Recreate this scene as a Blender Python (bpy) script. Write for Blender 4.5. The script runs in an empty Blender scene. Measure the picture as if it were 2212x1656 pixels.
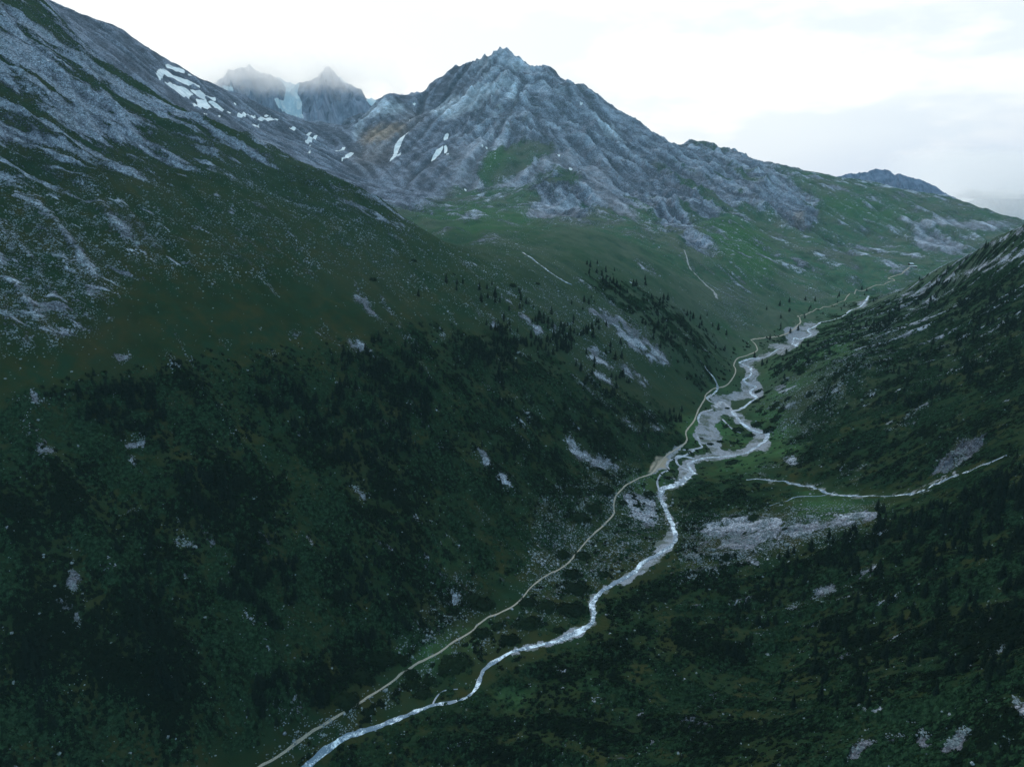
# alpine valley seen from the air
import bpy, math, random, time
import numpy as np
T0 = time.time()
RS = np.random.RandomState(7); random.seed(7)
C = bpy.context.scene.collection
# ------------------------------------------------------------------ camera model (photo measured in a 2212 x 1656 frame)
FV, CU, CV, PITCH = 1512.0, 1106.0, 828.0, math.radians(15.4)
cP, sP = math.cos(PITCH), math.sin(PITCH)
def tr(u, v):
    a = (np.asarray(u, float) - CU) / FV; b = (CV - np.asarray(v, float)) / FV
    fy = cP + b * sP; fz = -sP + b * cP
    return a / fy, fz / fy
def uv(x, y, z):
    d = y * cP - z * sP
    return CU + FV * x / d, CV - FV * (y * sP + z * cP) / d
def PY(u, v, y):
    t, r = tr(u, v); return (float(t * y), float(y), float(r * y))
def PZ(u, v, z):
    t, r = tr(u, v); y = z / r; return (float(t * y), float(y), float(z))
# ------------------------------------------------------------------ noise
def _h(ix, iy, s):
    n = (ix.astype(np.uint32) * np.uint32(374761393) + iy.astype(np.uint32) * np.uint32(668265263) + np.uint32(s * 974711 + 77))
    n = (n ^ (n >> np.uint32(13))) * np.uint32(1274126177)
    n = n ^ (n >> np.uint32(16))
    return n
def gn(x, y, s=0):
    x = np.asarray(x, np.float32); y = np.asarray(y, np.float32)
    fx = np.floor(x); fy = np.floor(y); ix = fx.astype(np.int64); iy = fy.astype(np.int64)
    dx = x - fx; dy = y - fy
    u = dx * dx * dx * (dx * (dx * 6 - 15) + 10); v = dy * dy * dy * (dy * (dy * 6 - 15) + 10)
    def g(a, b, px, py):
        h = _h(ix + a, iy + b, s).astype(np.float32) * np.float32(2 * math.pi / 4294967296.0)
        return np.cos(h) * px + np.sin(h) * py
    n00 = g(0, 0, dx, dy); n10 = g(1, 0, dx - 1, dy); n01 = g(0, 1, dx, dy - 1); n11 = g(1, 1, dx - 1, dy - 1)
    return (1.5 * ((n00 * (1 - u) + n10 * u) * (1 - v) + (n01 * (1 - u) + n11 * u) * v)).astype(np.float32)
def fbm(x, y, o=4, s=0, g=.5, l=2.03):
    r = 0; a = 1.; t = 0
    for i in range(o):
        r = r + a * gn(x, y, s + i * 13); t += a; a *= g; x = x * l + 17.3; y = y * l - 9.1
    return r / t
def ridged(x, y, o=4, s=0):
    r = 0; a = 1.; t = 0; w = 1.
    for i in range(o):
        n = 1 - np.abs(gn(x, y, s + i * 13)) * 1.6; n = n * n * w
        r = r + a * n; t += a; a *= .5; w = np.clip(n, 0, 1); x = x * 2.1 + 3.3; y = y * 2.1 - 7.1
    return r / t
def sm(e0, e1, x):
    t = np.clip((x - e0) / (e1 - e0), 0, 1); return t * t * (3 - 2 * t)
# ------------------------------------------------------------------ traced outlines, crops of the photo -> 2212 frame
def cr(x0, y0, k, pts): return [(x0 + k * a, y0 + k * b) for a, b in pts]
K = .3335
c1 = lambda *p: cr(0, 0, K, p)
c2 = lambda *p: cr(737.7, 0, K, p)
c3 = lambda *p: cr(1475.4, 0, K, p)
c4 = lambda *p: cr(0, 552, K, p)
c5 = lambda *p: cr(737.7, 552, K, p)
c6 = lambda *p: cr(1475.4, 552, K, p)
c7 = lambda *p: cr(0, 1103.8, K, p)
c8 = lambda *p: cr(737.7, 1103.8, K, p)
c9 = lambda *p: cr(1475.4, 1103.8, K, p)
z5 = lambda *p: cr(1404, 648, .1631, p)
z4 = lambda *p: cr(1782, 486, .1943, p)
z6 = lambda *p: cr(1782, 324, .1943, p)
z1 = lambda *p: cr(378, 81, .1957, p)
# ------------------------------------------------------------------ terrain control points
CP = []
def Y(*l):
    for u, v, y in l: CP.append(PY(u, v, y))
def Zc(*l):
    for u, v, z in l: CP.append(PZ(u, v, z))
def sky(l, k=1.12, s=.5):
    for u, v, y in l:
        p = PY(u, v, y); CP.append(p); CP.append((p[0] * k, p[1] * k, p[2] - s * (k - 1) * y))
# river and trail
Zc((660,1656,-280),(1028,1487,-274),(1278,1347,-270),(1461,1160,-265),(1425,1050,-262),(1655,940,-256),(1579,889,-252),
   (1619,845,-247),(1618,793,-240),(1598,783,-238),(1722,740,-226),(1785,694,-212),(1835,672,-203),(1876,639,-192),
   (600,1634,-275),(894,1437,-271),(1128,1291,-265),(1271,1164,-261),(1334,1066,-258),(1441,982,-257),(1499,909,-251),
   (1542,839,-243),(1585,789,-237),(1635,757,-228),(1724,682,-205),(1500,960,-257),(1560,920,-254),(1600,1000,-257))
# left mountain side, a steady 33 degree slope
for u, v in [(0,1656),(0,1400),(0,1150),(0,900),(0,700),(0,500),(0,300),(300,1656),(300,1400),(300,1150),(300,900),(300,700),(300,500),(300,350),
             (600,1480),(600,1200),(600,900),(600,700),(600,500),(600,400),(850,1350),(850,1150),(850,900),(850,700),(850,570),(1050,1180),(1050,1000),(1050,800),(1050,650),
             (1250,1000),(1250,850),(1250,700),(1400,900),(1400,700),(1500,750),(1150,560),(1330,600),(-250,1200),(-250,800),(-250,400)]:
    t, r = tr(u, v); t = float(t); r = float(r)
    # z = -275 + .65*((ty+104)*-.78 + (y-289)*.62)
    y = (-275 + .65 * (-81.1 - 179.2)) / (r - .65 * (-.78 * t + .62)); CP.append((t * y, y, r * y))
A_SKY = [(0,-95,985),(60,-45,960),(100,0,943),(180,90,900),(230,135,880),(287,167,872),(350,213,868),(434,247,866),(500,277,864),(584,310,862),(667,353,861),(738,387,860),(800,420,860),(868,465,860)]
for u, v, y in A_SKY:
    p = PY(u, v, y); CP.append(p)
    CP.append((p[0] * 1.07, y * 1.07, p[2] - .45 * .07 * y))
    if u > 120: CP.append((p[0] * 1.3, y * 1.3, min(p[2] - 60, -20 + .05 * (-p[0]))))
CP += [(-784,1400,130),(-450,1750,40),(-250,1400,-25),(-700,1000,300),(-900,1050,420),(-1100,1300,420)]
# hanging valley meadows
Y((960,492,1130),(1000,480,1220),(1150,492,1250),(1280,500,1180),(1300,455,1560),(1200,448,1550),(1000,440,1600),(900,455,1400),(900,425,1800),(820,400,2000),(1000,405,2000),(1120,408,1950),(1250,462,1700),(1210,375,1860),(1380,520,1300),(1340,480,1560))
# blue ridge with the snow
BSKY = ([(0,-130,1850),(60,-40,1880),(100,0,1900),(147,16,1950),(200,38,2000),(240,53,2040),(287,80,2100),(333,112,2150),(367,128,2200),(400,152,2270),(440,173,2350),(500,200,2450),(567,227,2600),(617,247,2750),(684,267,2950),(745,258,3300),(790,245,3400)])
sky(BSKY)
Y((400,200,2000),(500,250,2050),(600,290,2200),(700,340,2100),(650,325,2050),(700,310,2400),(720,285,2800),(560,260,2250))
# central mountain
MSKY = [(800,233,2850),(815,217,2850),(838,203,2860),(862,198,2900),(890,212,3000),(905,205,3020),(925,182,3050),(960,163,3040),(1000,138,3000),(1021,132,2980),(1058,119,2950),(1075,110,2920),(1098,105,2900),(1118,120,2890),(1138,134,2880),(1152,146,2850),
        (1168,141,2800),(1195,147,2780),(1211,168,2750),(1258,182,2700),(1311,218,2650),(1345,243,2620),(1380,263,2600),(1415,283,2580),(1438,302,2570)]
sky(MSKY, 1.12, .6)
Y((1090,250,2420),(1090,330,2180),(750,370,2080),(850,350,2250),(850,300,2480),(800,280,2620),(950,220,2780),(950,300,2420),(1000,350,2150),(900,330,2300),
  (1020,200,2650),(1100,180,2640),(1200,220,2520),(1180,300,2260),(1230,190,2620),(1250,250,2470),(1270,320,2240),(1350,330,2250),(1350,280,2420),(1400,420,1850),(1430,370,2150),(1330,400,1950))
# right flank, green spur and the upper main valley
Y((1500,500,1500),(1480,440,1800),(1560,620,1230),(1580,690,1090),(1650,650,1230),(1700,600,1400),(1600,560,1370),(1640,520,1650),(1700,500,1800),(1850,580,1550),(1970,572,1580),(1750,420,2150),(1600,400,2080),
  (1500,335,2450),(1575,373,2270),(1675,410,2080),(1550,450,1850),(1740,465,1900),(1800,640,1300),(1700,680,1160),
  (1900,480,2050),(2050,500,2000),(2000,540,1800),(1800,500,1900),(2100,540,1850),(2212,500,2000),(1930,600,1450),(1440,610,1080))
GSKY = ([(1475,303,2800),(1545,313,2850),(1602,330,2800),(1640,345,2760),(1700,357,2700),(1810,383,2700),(1910,398,2600),(2000,417,2500),(2080,434,2400),(2140,453,2300),(2212,475,2200),(2300,505,2150)])
sky(GSKY, 1.12, .45)
# right mountain side
RSKY = ([(2330,410,830),(2212,484,900),(2180,500,930),(2132,525,980),(2093,546,1030),(2054,566,1080),(2020,583,1130),(1976,610,1190),(1925,632,1250)])
sky(RSKY, 1.1, .5)
Y((2212,600,770),(2212,700,650),(2212,850,500),(2212,1000,400),(2212,1200,300),(2212,1400,220),(2212,1656,165),(1950,850,640),(1950,700,850),(2050,640,930),(2080,750,700),(2080,600,980),(1850,700,1010),(1800,800,765),(1700,750,930),(1800,950,610),(2000,1000,500),
  (2162,989,425),(1969,1067,468),(1842,1071,508),(1722,1046,560),(1635,1034,592),(1700,1130,470),(1500,1160,500),(1850,1120,445),
  (1700,1300,380),(2000,1200,350),(2000,1400,262),(1700,1500,288),(1300,1500,318),(1300,1656,262),(1700,1656,213),(1000,1656,281),(2400,1000,350),(2400,1400,180),(2400,600,650))
CP += [(900,1480,-178),(1150,1650,-165),(1500,1500,-100),(1900,2150,-260),(2200,3000,-340),(0,3900,250),(-1000,4000,350),(1000,4000,60),(-2500,3000,500),(-2400,4100,500),(2600,4100,-500),(-100,105,-260),(100,105,-200),(0,30,-240),(2800,2600,-300)]
CP = np.array(CP, float)
C0 = 28.0
keep = []
for i, p in enumerate(CP):
    if all((p[0] - CP[j][0]) ** 2 + (p[1] - CP[j][1]) ** 2 > (6 + p[1] * .006) ** 2 for j in keep): keep.append(i)
CP = CP[keep]
N = len(CP)
D = np.sqrt((CP[:, None, 0] - CP[None, :, 0]) ** 2 + (CP[:, None, 1] - CP[None, :, 1]) ** 2 + C0 ** 2)
Mx = np.zeros((N + 3, N + 3)); Mx[:N, :N] = D + np.eye(N) * -.02; Pm = np.c_[np.ones(N), CP[:, :2] / 1000]; Mx[:N, N:] = Pm; Mx[N:, :N] = Pm.T
W = np.linalg.solve(Mx, np.r_[CP[:, 2], 0, 0, 0])
def base(x, y):
    sh = np.shape(x); x = np.ravel(x).astype(np.float32); y = np.ravel(y).astype(np.float32); out = np.empty(len(x), np.float32)
    cx = CP[:, 0].astype(np.float32); cy = CP[:, 1].astype(np.float32); w = W[:N].astype(np.float32)
    for i in range(0, len(x), 60000):
        a = x[i:i + 60000, None] - cx; b = y[i:i + 60000, None] - cy
        a *= a; b *= b; a += b; a += np.float32(C0 ** 2); np.sqrt(a, out=a)
        out[i:i + 60000] = (a.astype(np.float64) @ W[:N])
    return (out + (W[N] + W[N + 1] * x / 1000 + W[N + 2] * y / 1000)).reshape(sh)
# ------------------------------------------------------------------ raster of traced outlines (half of the 2212 frame)
RW, RH = 1146, 848      # 20 px margin each side
def rast(polys, val=1., blur=1, buf=None):
    b = np.zeros((RH, RW), np.float32) if buf is None else buf
    for P in polys:
        P = np.array(P) / 2 + 20 - .01
        x0, x1 = int(max(P[:, 0].min() - 1, 0)), int(min(P[:, 0].max() + 2, RW)); y0, y1 = int(max(P[:, 1].min() - 1, 0)), int(min(P[:, 1].max() + 2, RH))
        if x1 <= x0 or y1 <= y0: continue
        X, Yy = np.meshgrid(np.arange(x0, x1) + .5, np.arange(y0, y1) + .5)
        ins = np.zeros(X.shape, bool); n = len(P)
        for i in range(n):
            ax, ay = P[i]; bx, by = P[(i + 1) % n]
            if ay == by: continue
            ins ^= ((ay > Yy) != (by > Yy)) & (X < (bx - ax) * (Yy - ay) / (by - ay) + ax)
        s = b[y0:y1, x0:x1]; s[ins] = val
    return bl(b, blur)
def bl(b, n):
    for _ in range(2 if n else 0):
        k = n
        p = np.pad(b, k, mode='edge'); c = np.cumsum(p, 0); c = np.vstack([np.zeros((1, c.shape[1])), c]); b = (c[2 * k + 1:] - c[:-2 * k - 1]) / (2 * k + 1)
        c = np.cumsum(b, 1); c = np.hstack([np.zeros((c.shape[0], 1)), c]); b = ((c[:, 2 * k + 1:] - c[:, :-2 * k - 1]) / (2 * k + 1)).astype(np.float32)
    return b
def lines(ls, blur=1):
    polys = []
    for w, P in ls:
        P = np.array(P, float)
        for i in range(len(P) - 1):
            d = P[i + 1] - P[i]; L = np.hypot(*d) + 1e-6; n = np.array([-d[1], d[0]]) / L * w / 2; e = d / L * w * .3
            polys.append([P[i] - e + n, P[i + 1] + e + n, P[i + 1] + e - n, P[i] - e - n])
    return rast(polys, 1., blur)
def samp(b, u, v):
    x = np.clip(u / 2 + 19.5, 0, RW - 1.001); y = np.clip(v / 2 + 19.5, 0, RH - 1.001)
    ix = x.astype(int); iy = y.astype(int); fx = (x - ix).astype(np.float32); fy = (y - iy).astype(np.float32)
    return (b[iy, ix] * (1 - fx) + b[iy, ix + 1] * fx) * (1 - fy) + (b[iy + 1, ix] * (1 - fx) + b[iy + 1, ix + 1] * fx) * fy
SKY_TOP, SKY_K, SUN_E, HAZE_D, HAZE_C, EXPO, VB = .95, 1.0, .5, .000032, (.52, .84, .96, 1), .97, 20
QUALITY = 1.
# ------------------------------------------------------------------ painted zones: near side (N) and far side (F) of the near ridge
def trace_lines(l): return l
RIVER = [(640,1672),(660,1656),(700,1622),(738,1597),(781,1581),(821,1567),(864,1551),(904,1534),(938,1522),(978,1516),(1011,1504),(1028,1487),(1038,1464),(1048,1444),(1071,1427),(1104,1409),(1138,1399),(1171,1391),(1204,1384),(1231,1372),(1258,1360),(1278,1345),(1283,1327),(1279,1304),(1288,1289),(1305,1274),(1338,1254),(1371,1234),(1391,1214),(1425,1194),(1450,1178),(1460,1160),(1455,1142),(1449,1125),(1441,1104),(1433,1086),(1426,1069),(1435,1054),(1462,1046),(1480,1034),(1497,1019)]
RIVW = [7,7,7,6.5,6.5,6,6,5,5,5.5,5.5,5,5.5,6,5.5,5,4.5,4,6.5,10,9,5,5.5,6,5,5,5.5,6,6,6,5.5,5,5,5,5,5,5,7,8,8,8]
R2 = [(1497,1019),(1488,1003),(1519,990),(1572,985),(1609,979),(1635,964),(1655,949),(1655,935),(1632,932),(1609,919),(1592,902),(1582,889),(1596,885),(1611,876),(1623,867),(1634,858),(1623,850),(1622,844),(1632,836),(1614,829),(1606,821),(1618,813),(1623,803),(1618,793),(1605,788),(1598,783),(1621,775),(1649,772),(1665,765),(1690,752),(1722,746),(1713,737),(1727,733),(1740,729),(1752,723),(1746,712),(1762,704),(1785,694),(1819,684),(1835,672),(1859,662),(1872,647),(1876,639)]
BRAIDS = [(5,[(1545,880),(1560,868),(1578,884),(1590,900)]),(4,[(1497,1019),(1480,1012),(1462,1000),(1466,985),(1500,990)]),(3,[(1425,1060),(1420,1040),(1430,1022),(1445,1014),(1440,1002),(1452,992),(1475,986),(1500,972)]),
  (3,[(1506,940),(1512,958),(1516,965),(1500,970),(1475,972)]),(3,[(1512,915),(1508,905),(1515,892),(1540,884)]),(2.5,[(1560,905),(1580,925),(1600,935)]),(3.5,[(1538,853),(1528,862),(1545,872),(1560,880)])]
TRIB = [(2175,984),(2162,989),(2146,996),(2129,1002),(2108,1011),(2086,1019),(2064,1028),(2042,1036),(2026,1045),(2009,1052),(1990,1061),(1969,1067),(1940,1070),(1909,1071),(1880,1070),(1842,1071),(1815,1070),(1792,1066),(1776,1060),(1759,1054),(1740,1050),(1722,1046),(1700,1041),(1682,1039),(1660,1037),(1635,1034),(1612,1036)]
TRIBW = [2.5]*5 + [3.5]*6 + [3,2.2,2,2,2.2,2,2.4,2.6,3.5,3.5,3.5,3,2.5,2.5,2,2]
BR3 = [(1792,1066),(1760,1072),(1731,1072),(1709,1077),(1686,1084),(1662,1092)]
UPSTR = [(1128,545),(1139,552),(1155,563),(1171,575),(1188,588),(1204,599),(1220,608),(1235,615)]
SMALL = [(1522,790),(1525,796),(1533,806),(1541,814),(1545,822),(1549,830),(1550,838),(1546,846),(1538,853)]
SIDEC = [(989,1488),(965,1490),(950,1497),(940,1510),(935,1521)]
TRAIL = [(540,1668),(560,1655),(600,1634),(650,1597),(700,1564),(738,1541),(778,1517),(818,1491),(848,1471),(871,1452),(894,1437),(914,1426),(951,1407),(978,1387),(1021,1361),(1034,1347),(1071,1327),(1104,1311),(1128,1291),(1148,1267),(1178,1244),(1204,1231),(1231,1212),(1248,1191),(1271,1164),(1304,1134),(1325,1110),(1326,1086),(1334,1066),(1355,1046),(1381,1032),(1408,1022),(1425,1002),(1441,982),(1475,961),(1484,949),(1482,932),(1499,909),(1509,885),(1522,862),(1525,852),(1542,839),(1565,834),(1579,822),(1589,802),(1585,789),(1592,775),(1615,767),(1635,757),(1632,744),(1622,734)]
TRAIL2 = [(1622,734),(1650,730),(1689,724),(1709,715),(1722,704),(1729,694),(1724,682)]
TRAIL3 = [(1724,682),(1770,668),(1816,652),(1829,642),(1846,634),(1856,628),(1887,618),(1918,610),(1932,606),(1920,601),(1939,594),(1950,590),(1955,584),(1965,577)]
rockN = [c5((1600,330),(1750,380),(1900,470),(2050,600),(2140,700),(2080,710),(1980,660),(1850,580),(1780,500),(1700,420),(1600,390)),c5((1300,400),(1400,470),(1410,520),(1340,450)),c5((1590,570),(1700,650),(1790,740),(1690,710),(1600,660)),
 c5((1770,670),(1860,720),(2020,860),(1930,830),(1830,770)),c5((1590,720),(1720,790),(1810,870),(1740,840),(1650,780)),c5((1490,760),(1590,840),(1700,930),(1775,1000),(1720,965),(1600,870),(1510,800)),c5((1790,1030),(1900,1100),(1930,1150),(1860,1110)),c5((1990,1090),(2080,1120),(2040,1150)),
 c5((1440,1170),(1500,1180),(1540,1240),(1640,1270),(1700,1290),(1740,1340),(1830,1370),(1800,1400),(1690,1360),(1560,1350),(1500,1280)),c5((1100,350),(1200,410),(1320,520),(1280,520),(1180,430)),c5((940,360),(1000,430),(1030,490),(1000,480),(960,400)),
 c5((20,510),(90,540),(170,600),(110,630),(60,590)),c5((140,310),(230,380),(320,480),(250,430),(160,370)),c5((60,240),(150,270),(220,330),(160,330),(90,290)),c5((720,640),(790,690),(770,700)),c5((850,1260),(920,1270),(970,1380),(930,1370),(890,1310)),
 c5((1000,1410),(1080,1460),(1130,1540),(1080,1520),(1030,1460)),c5((60,1490),(130,1510),(180,1560),(130,1570)),c5((1620,1410),(1700,1430),(1660,1450)),c5((1800,1550),(2030,1550),(2030,1690),(1900,1660)),c5((610,450),(690,560),(650,540)),c5((450,960),(530,1090),(500,1080)),
 c5((1090,890),(1130,930),(1110,930)),c5((1150,960),(1260,1070),(1220,1050)),c5((1970,990),(2060,1050),(2000,1030)),c5((1900,10),(2080,140),(2000,110),(1920,60)),c5((1870,150),(2000,250),(1960,230)),c5((1480,250),(1600,330),(1560,320)),c5((1950,1230),(2010,1250),(1980,1270)),c5((2040,1410),(2210,1480),(2150,1430)),
 c4((190,900),(250,890),(270,940),(330,930),(320,960),(220,970)),c4((720,640),(830,630),(840,660),(760,690)),c4((800,1180),(850,1140),(950,1180),(930,1210),(830,1215)),c4((850,1270),(880,1290),(860,1380),(840,1340)),c4((210,1260),(350,1240),(360,1280),(250,1290)),c4((230,270),(300,310),(290,370),(240,330)),
 c4((610,290),(690,290),(680,330),(740,340)),c4((1750,600),(1800,640),(1760,640)),c4((1420,520),(1490,570),(1440,570)),c4((1880,480),(1950,500),(1890,520)),c4((2040,460),(2120,530),(2080,530)),c4((620,380),(730,400),(700,420)),c4((135,180),(165,180),(155,330),(142,330)),c4((90,560),(190,570),(270,620),(210,600)),
 c7((430,500),(460,360),(520,430),(510,520),(470,530)),c7((530,580),(575,620),(540,640)),c7((470,670),(520,680),(520,745),(490,730)),c7((390,780),(430,770),(430,820)),c7((1120,180),(1240,170),(1260,210),(1180,240),(1140,220)),c7((1560,680),(1650,690),(1640,730),(1600,710)),c7((1970,180),(2030,190),(2030,240)),c7((1690,790),(1740,880),(1720,860)),c7((1180,380),(1220,430),(1190,440)),
 c8((700,500),(760,510),(760,600),(730,590)),c8((1850,0),(2040,0),(2040,80),(1960,120)),
 c9((80,130),(200,70),(300,40),(450,50),(560,30),(640,60),(700,90),(900,70),(1050,20),(1250,0),(1270,30),(1100,100),(900,130),(700,160),(560,180),(400,240),(280,230),(180,160)),
 c9((630,640),(700,600),(800,580),(805,610),(700,635)),c9((830,590),(850,510),(1000,465),(990,530),(900,560)),c9((1080,420),(1140,400),(1200,380),(1230,340),(1270,350),(1240,385),(1150,415)),c9((1045,485),(1080,480),(1080,510)),
 c9((1070,1600),(1080,1530),(1150,1480),(1200,1470),(1260,1500),(1170,1530),(1160,1570),(1090,1610)),c9((1290,1480),(1320,1440),(1450,1440),(1470,1460),(1340,1465)),c9((1490,1460),(1550,1400),(1630,1450),(1590,1480),(1540,1490)),c9((1670,1500),(1750,1470),(1760,1400),(1800,1375),(1860,1385),(1860,1460),(1810,1460),(1810,1530),(1690,1530)),c9((2090,1210),(2208,1200),(2260,1320),(2160,1310),(2150,1260)),c9((2080,1450),(2160,1460),(2120,1490)),c9((1470,1380),(1500,1340),(1500,1380)),
 c9((1990,940),(2060,880),(2095,860),(2085,900),(2020,945)),c9((1800,1010),(1880,990),(1840,1015)),c9((1960,580),(2020,560),(2000,590)),
 c6((1620,1400),(1650,1340),(1720,1290),(1780,1190),(1850,1170),(1880,1240),(1940,1150),(1960,1220),(1850,1320),(1720,1400),(1640,1430)),c6((570,870),(620,850),(770,835),(760,850),(640,890)),c6((630,990),(680,965),(770,955),(740,985),(660,1000)),c6((640,1310),(700,1300),(760,1330),(760,1360),(680,1350)),c6((2040,1090),(2080,1080),(2070,1110)),c6((1650,880),(1665,880),(1660,920))]
def streak(a, b, w): return (w, [a, b])
rockL = [streak(*s) for s in [((1900,605),(2030,560),5),((2010,570),(2212,495),6),((1940,640),(2060,590),5),((2050,600),(2212,540),9),((1990,652),(2060,625),9),((1955,640),(2000,625),6),((2120,590),(2212,545),5),((1880,735),(1985,712),3),((1900,770),(1955,745),3),((1860,810),(1910,790),3),((1810,800),(1870,785),3),((1870,855),(1910,835),3),((1690,820),(1745,812),3),((1760,890),(1815,870),3),
 ((1970,890),(2005,875),5),((1955,905),(1975,895),4),((1910,930),(1980,910),3),((1740,790),(1800,770),2.5),((1700,850),(1790,815),2),((1920,700),(2000,660),2),((2000,680),(2100,640),2),((2140,720),(2160,714),4),((1740,1046),(1780,1050),4),((1635,1022),(1660,1030),3),((1640,1010),(1700,1000),2.5),((1810,1030),(1880,1000),3),((1840,1040),(1860,1030),3),
 ((1240,600),(1330,660),4),((860,700),(905,760),3),((905,770),(940,830),3),((1010,640),(1060,700),3.5),((1085,680),(1120,730),3),((1090,640),(1150,700),3),((960,660),(985,700),2.5),((1350,790),(1400,850),2.5),((1300,810),(1370,880),2.5),((1240,770),(1300,850),3),((1130,850),(1175,905),2),((880,860),(915,915),2),((1460,700),(1500,740),2),((1030,1090),(1060,1130),2.5),((1105,920),(1150,975),2),((1385,880),(1440,930),3),((1000,480),(1060,520),2),((640,560),(690,600),3),((560,590),(600,640),3),((760,600),(800,660),3),((700,700),(740,760),3),((820,640),(860,700),3.5),((380,720),(420,790),3),((480,900),(510,960),2.5),((270,960),(300,1020),3.5),((150,1180),(165,1260),4),((540,1290),(580,1370),2.5),((380,1100),(400,1180),3),((640,1240),(680,1300),2.5),((1300,640),(1420,740),3),((1560,600),(1620,640),2),((1280,760),(1330,800),2),((1180,660),(1230,700),2.5),((1420,800),(1450,830),2),((1120,760),(1160,800),2),((1000,560),(1040,610),3),((1480,560),(1510,590),3),((1420,620),(1480,680),2)]]
flat = [[(480,1700),(600,1620),(740,1528),(960,1392),(1100,1295),(1210,1215),(1310,1100),(1340,1030),(1430,960),(1480,900),(1520,830),(1600,740),(1720,700),(1860,630),(1900,640),(1740,760),(1690,850),(1690,960),(1760,1010),(1640,1060),(1560,1110),(1500,1200),(1400,1300),(1300,1400),(1100,1480),(900,1600),(700,1700)]]
gravel = [z5((1190,830),(1300,795),(1420,770),(1430,730),(1560,700),(1690,680),(1740,600),(1880,520),(1980,480),(2030,560),(1800,690),(1600,730),(1470,800),(1290,850),(1420,920),(1430,980),(1390,1040),(1500,1150),(1510,1200),(1480,1280),(1430,1310),(1330,1310),(1100,1320),(1030,1350),(1090,1390),(1040,1440),(1200,1500),(1350,1640),(1300,1666),(1190,1656),(1060,1530),(960,1520),(900,1600),(850,1666),(640,1666),(640,1500),(740,1490),(850,1470),(900,1420),(760,1420),(900,1370),(770,1310),(830,1270),(1000,1250),(1200,1220),(1240,1150),(1200,1080),(1260,1020),(1280,960),(1240,880)),
 z5((1530,600),(1640,575),(1710,590),(1700,615),(1560,625)),z5((2000,500),(2100,470),(2170,420),(2240,400),(2230,430),(2150,490)),
 c6((100,1020),(200,1000),(290,1000),(230,1060),(200,1100),(250,1170),(240,1260),(170,1260),(150,1210),(80,1190),(60,1160),(80,1120),(110,1090),(95,1050)),c6((300,1000),(400,1060),(445,1105),(540,1150),(560,1170),(550,1200),(580,1225),(540,1265),(505,1250),(430,1285),(300,1312),(150,1325),(60,1345),(100,1400),(40,1430),(0,1460),(-25,1470),(-30,1380),(0,1330),(130,1285),(250,1265),(400,1255),(480,1215),(460,1160),(390,1110),(330,1060),(290,1040)),c6((420,1210),(470,1185),(480,1215),(430,1250),(395,1230)),
 c6((640,465),(880,430),(860,455),(840,500),(870,520),(760,545),(700,560)),c6((1130,300),(1200,270),(1190,310),(1150,340)),c6((590,575),(640,555),(640,610),(600,620)),
 c5((2020,1390),(2060,1330),(2120,1270),(2212,1215),(2212,1245),(2140,1300),(2110,1370),(2040,1410),(1960,1425)),c8((2030,290),(2040,220),(2090,170),(2120,120),(2160,200),(2100,270)),c8((1440,800),(1480,760),(1560,740),(1600,750),(1560,810),(1450,830)),c8((1780,460),(1880,400),(1950,350),(2050,290),(2060,320),(1900,440),(1830,480))]
dirt = [c5((1960,1400),(2060,1310),(2110,1290),(2100,1360),(2040,1400))]
brightN = [[(1460,905),(1550,890),(1640,965),(1600,980),(1500,985)],[(1440,1000),(1460,1010),(1475,1030),(1430,1050),(1400,1040)],[(1500,1000),(1640,985),(1650,1010),(1560,1020),(1510,1018)],[(1330,1040),(1420,1030),(1430,1070),(1350,1090)],[(1530,690),(1600,740),(1640,750),(1600,770),(1560,760)],[(1565,810),(1590,850),(1550,860),(1535,845)],
 c8((350,830),(640,750),(800,860),(640,950),(480,1080),(350,1100),(420,950)),c8((980,1200),(1100,1150),(1280,1190),(1200,1250),(1050,1260)),c8((1480,1160),(1560,1070),(1740,1110),(1770,1160),(1640,1140)),c8((1240,1430),(1300,1400),(1380,1420),(1370,1500),(1270,1480)),c8((1370,960),(1400,1000),(1560,1080),(1500,1100)),c8((620,240),(730,220),(740,330),(640,320)),c8((750,1050),(900,880),(1050,850),(900,700),(760,760)),
 [(1640,820),(1700,760),(1900,700),(1880,730),(1760,800),(1700,860),(1660,870)],[(1640,870),(1700,880),(1740,980),(1660,990),(1620,900)],[(1700,1080),(1950,1075),(1960,1090),(1800,1110),(1700,1110)],c9((0,400),(180,350),(330,310),(200,380),(0,460)),c9((900,1210),(1050,1170),(1090,1190),(950,1240)),c9((1940,1600),(2100,1550),(2210,1560),(2200,1640))]
thick = [[(700,740),(900,700),(1050,720),(1400,860),(1500,960),(1350,1060),(1200,1180),(1020,1300),(880,1420),(560,1600),(300,1700),(-30,1700),(-30,900),(150,820),(450,760)],
 [(1250,570),(1400,640),(1540,720),(1560,800),(1520,850),(1480,800),(1400,720),(1300,640)],
 [(1040,1500),(1180,1410),(1290,1380),(1310,1310),(1460,1220),(1480,1130),(1440,1060),(1560,1030),(1720,1060),(1700,1090),(1560,1110),(1500,1180),(1650,1200),(1780,1180),(1880,1140),(1980,1060),(2130,1010),(2260,960),(2260,1700),(640,1720),(720,1640),(920,1560)],
 [(1760,1040),(1980,1055),(2160,980),(2260,900),(2260,470),(2130,528),(2020,586),(1930,640),(1900,700),(1860,760),(1760,860),(1700,960),(1700,1000)],
 [(1640,760),(1760,700),(1890,640),(1960,630),(2060,580),(2000,660),(1880,740),(1760,800),(1690,830)]]
barren = [[(1060,1480),(1260,1370),(1290,1400),(1100,1500)],c8((1640,830),(1900,800),(2060,690),(2060,720),(1900,830),(1700,850))]
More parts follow.
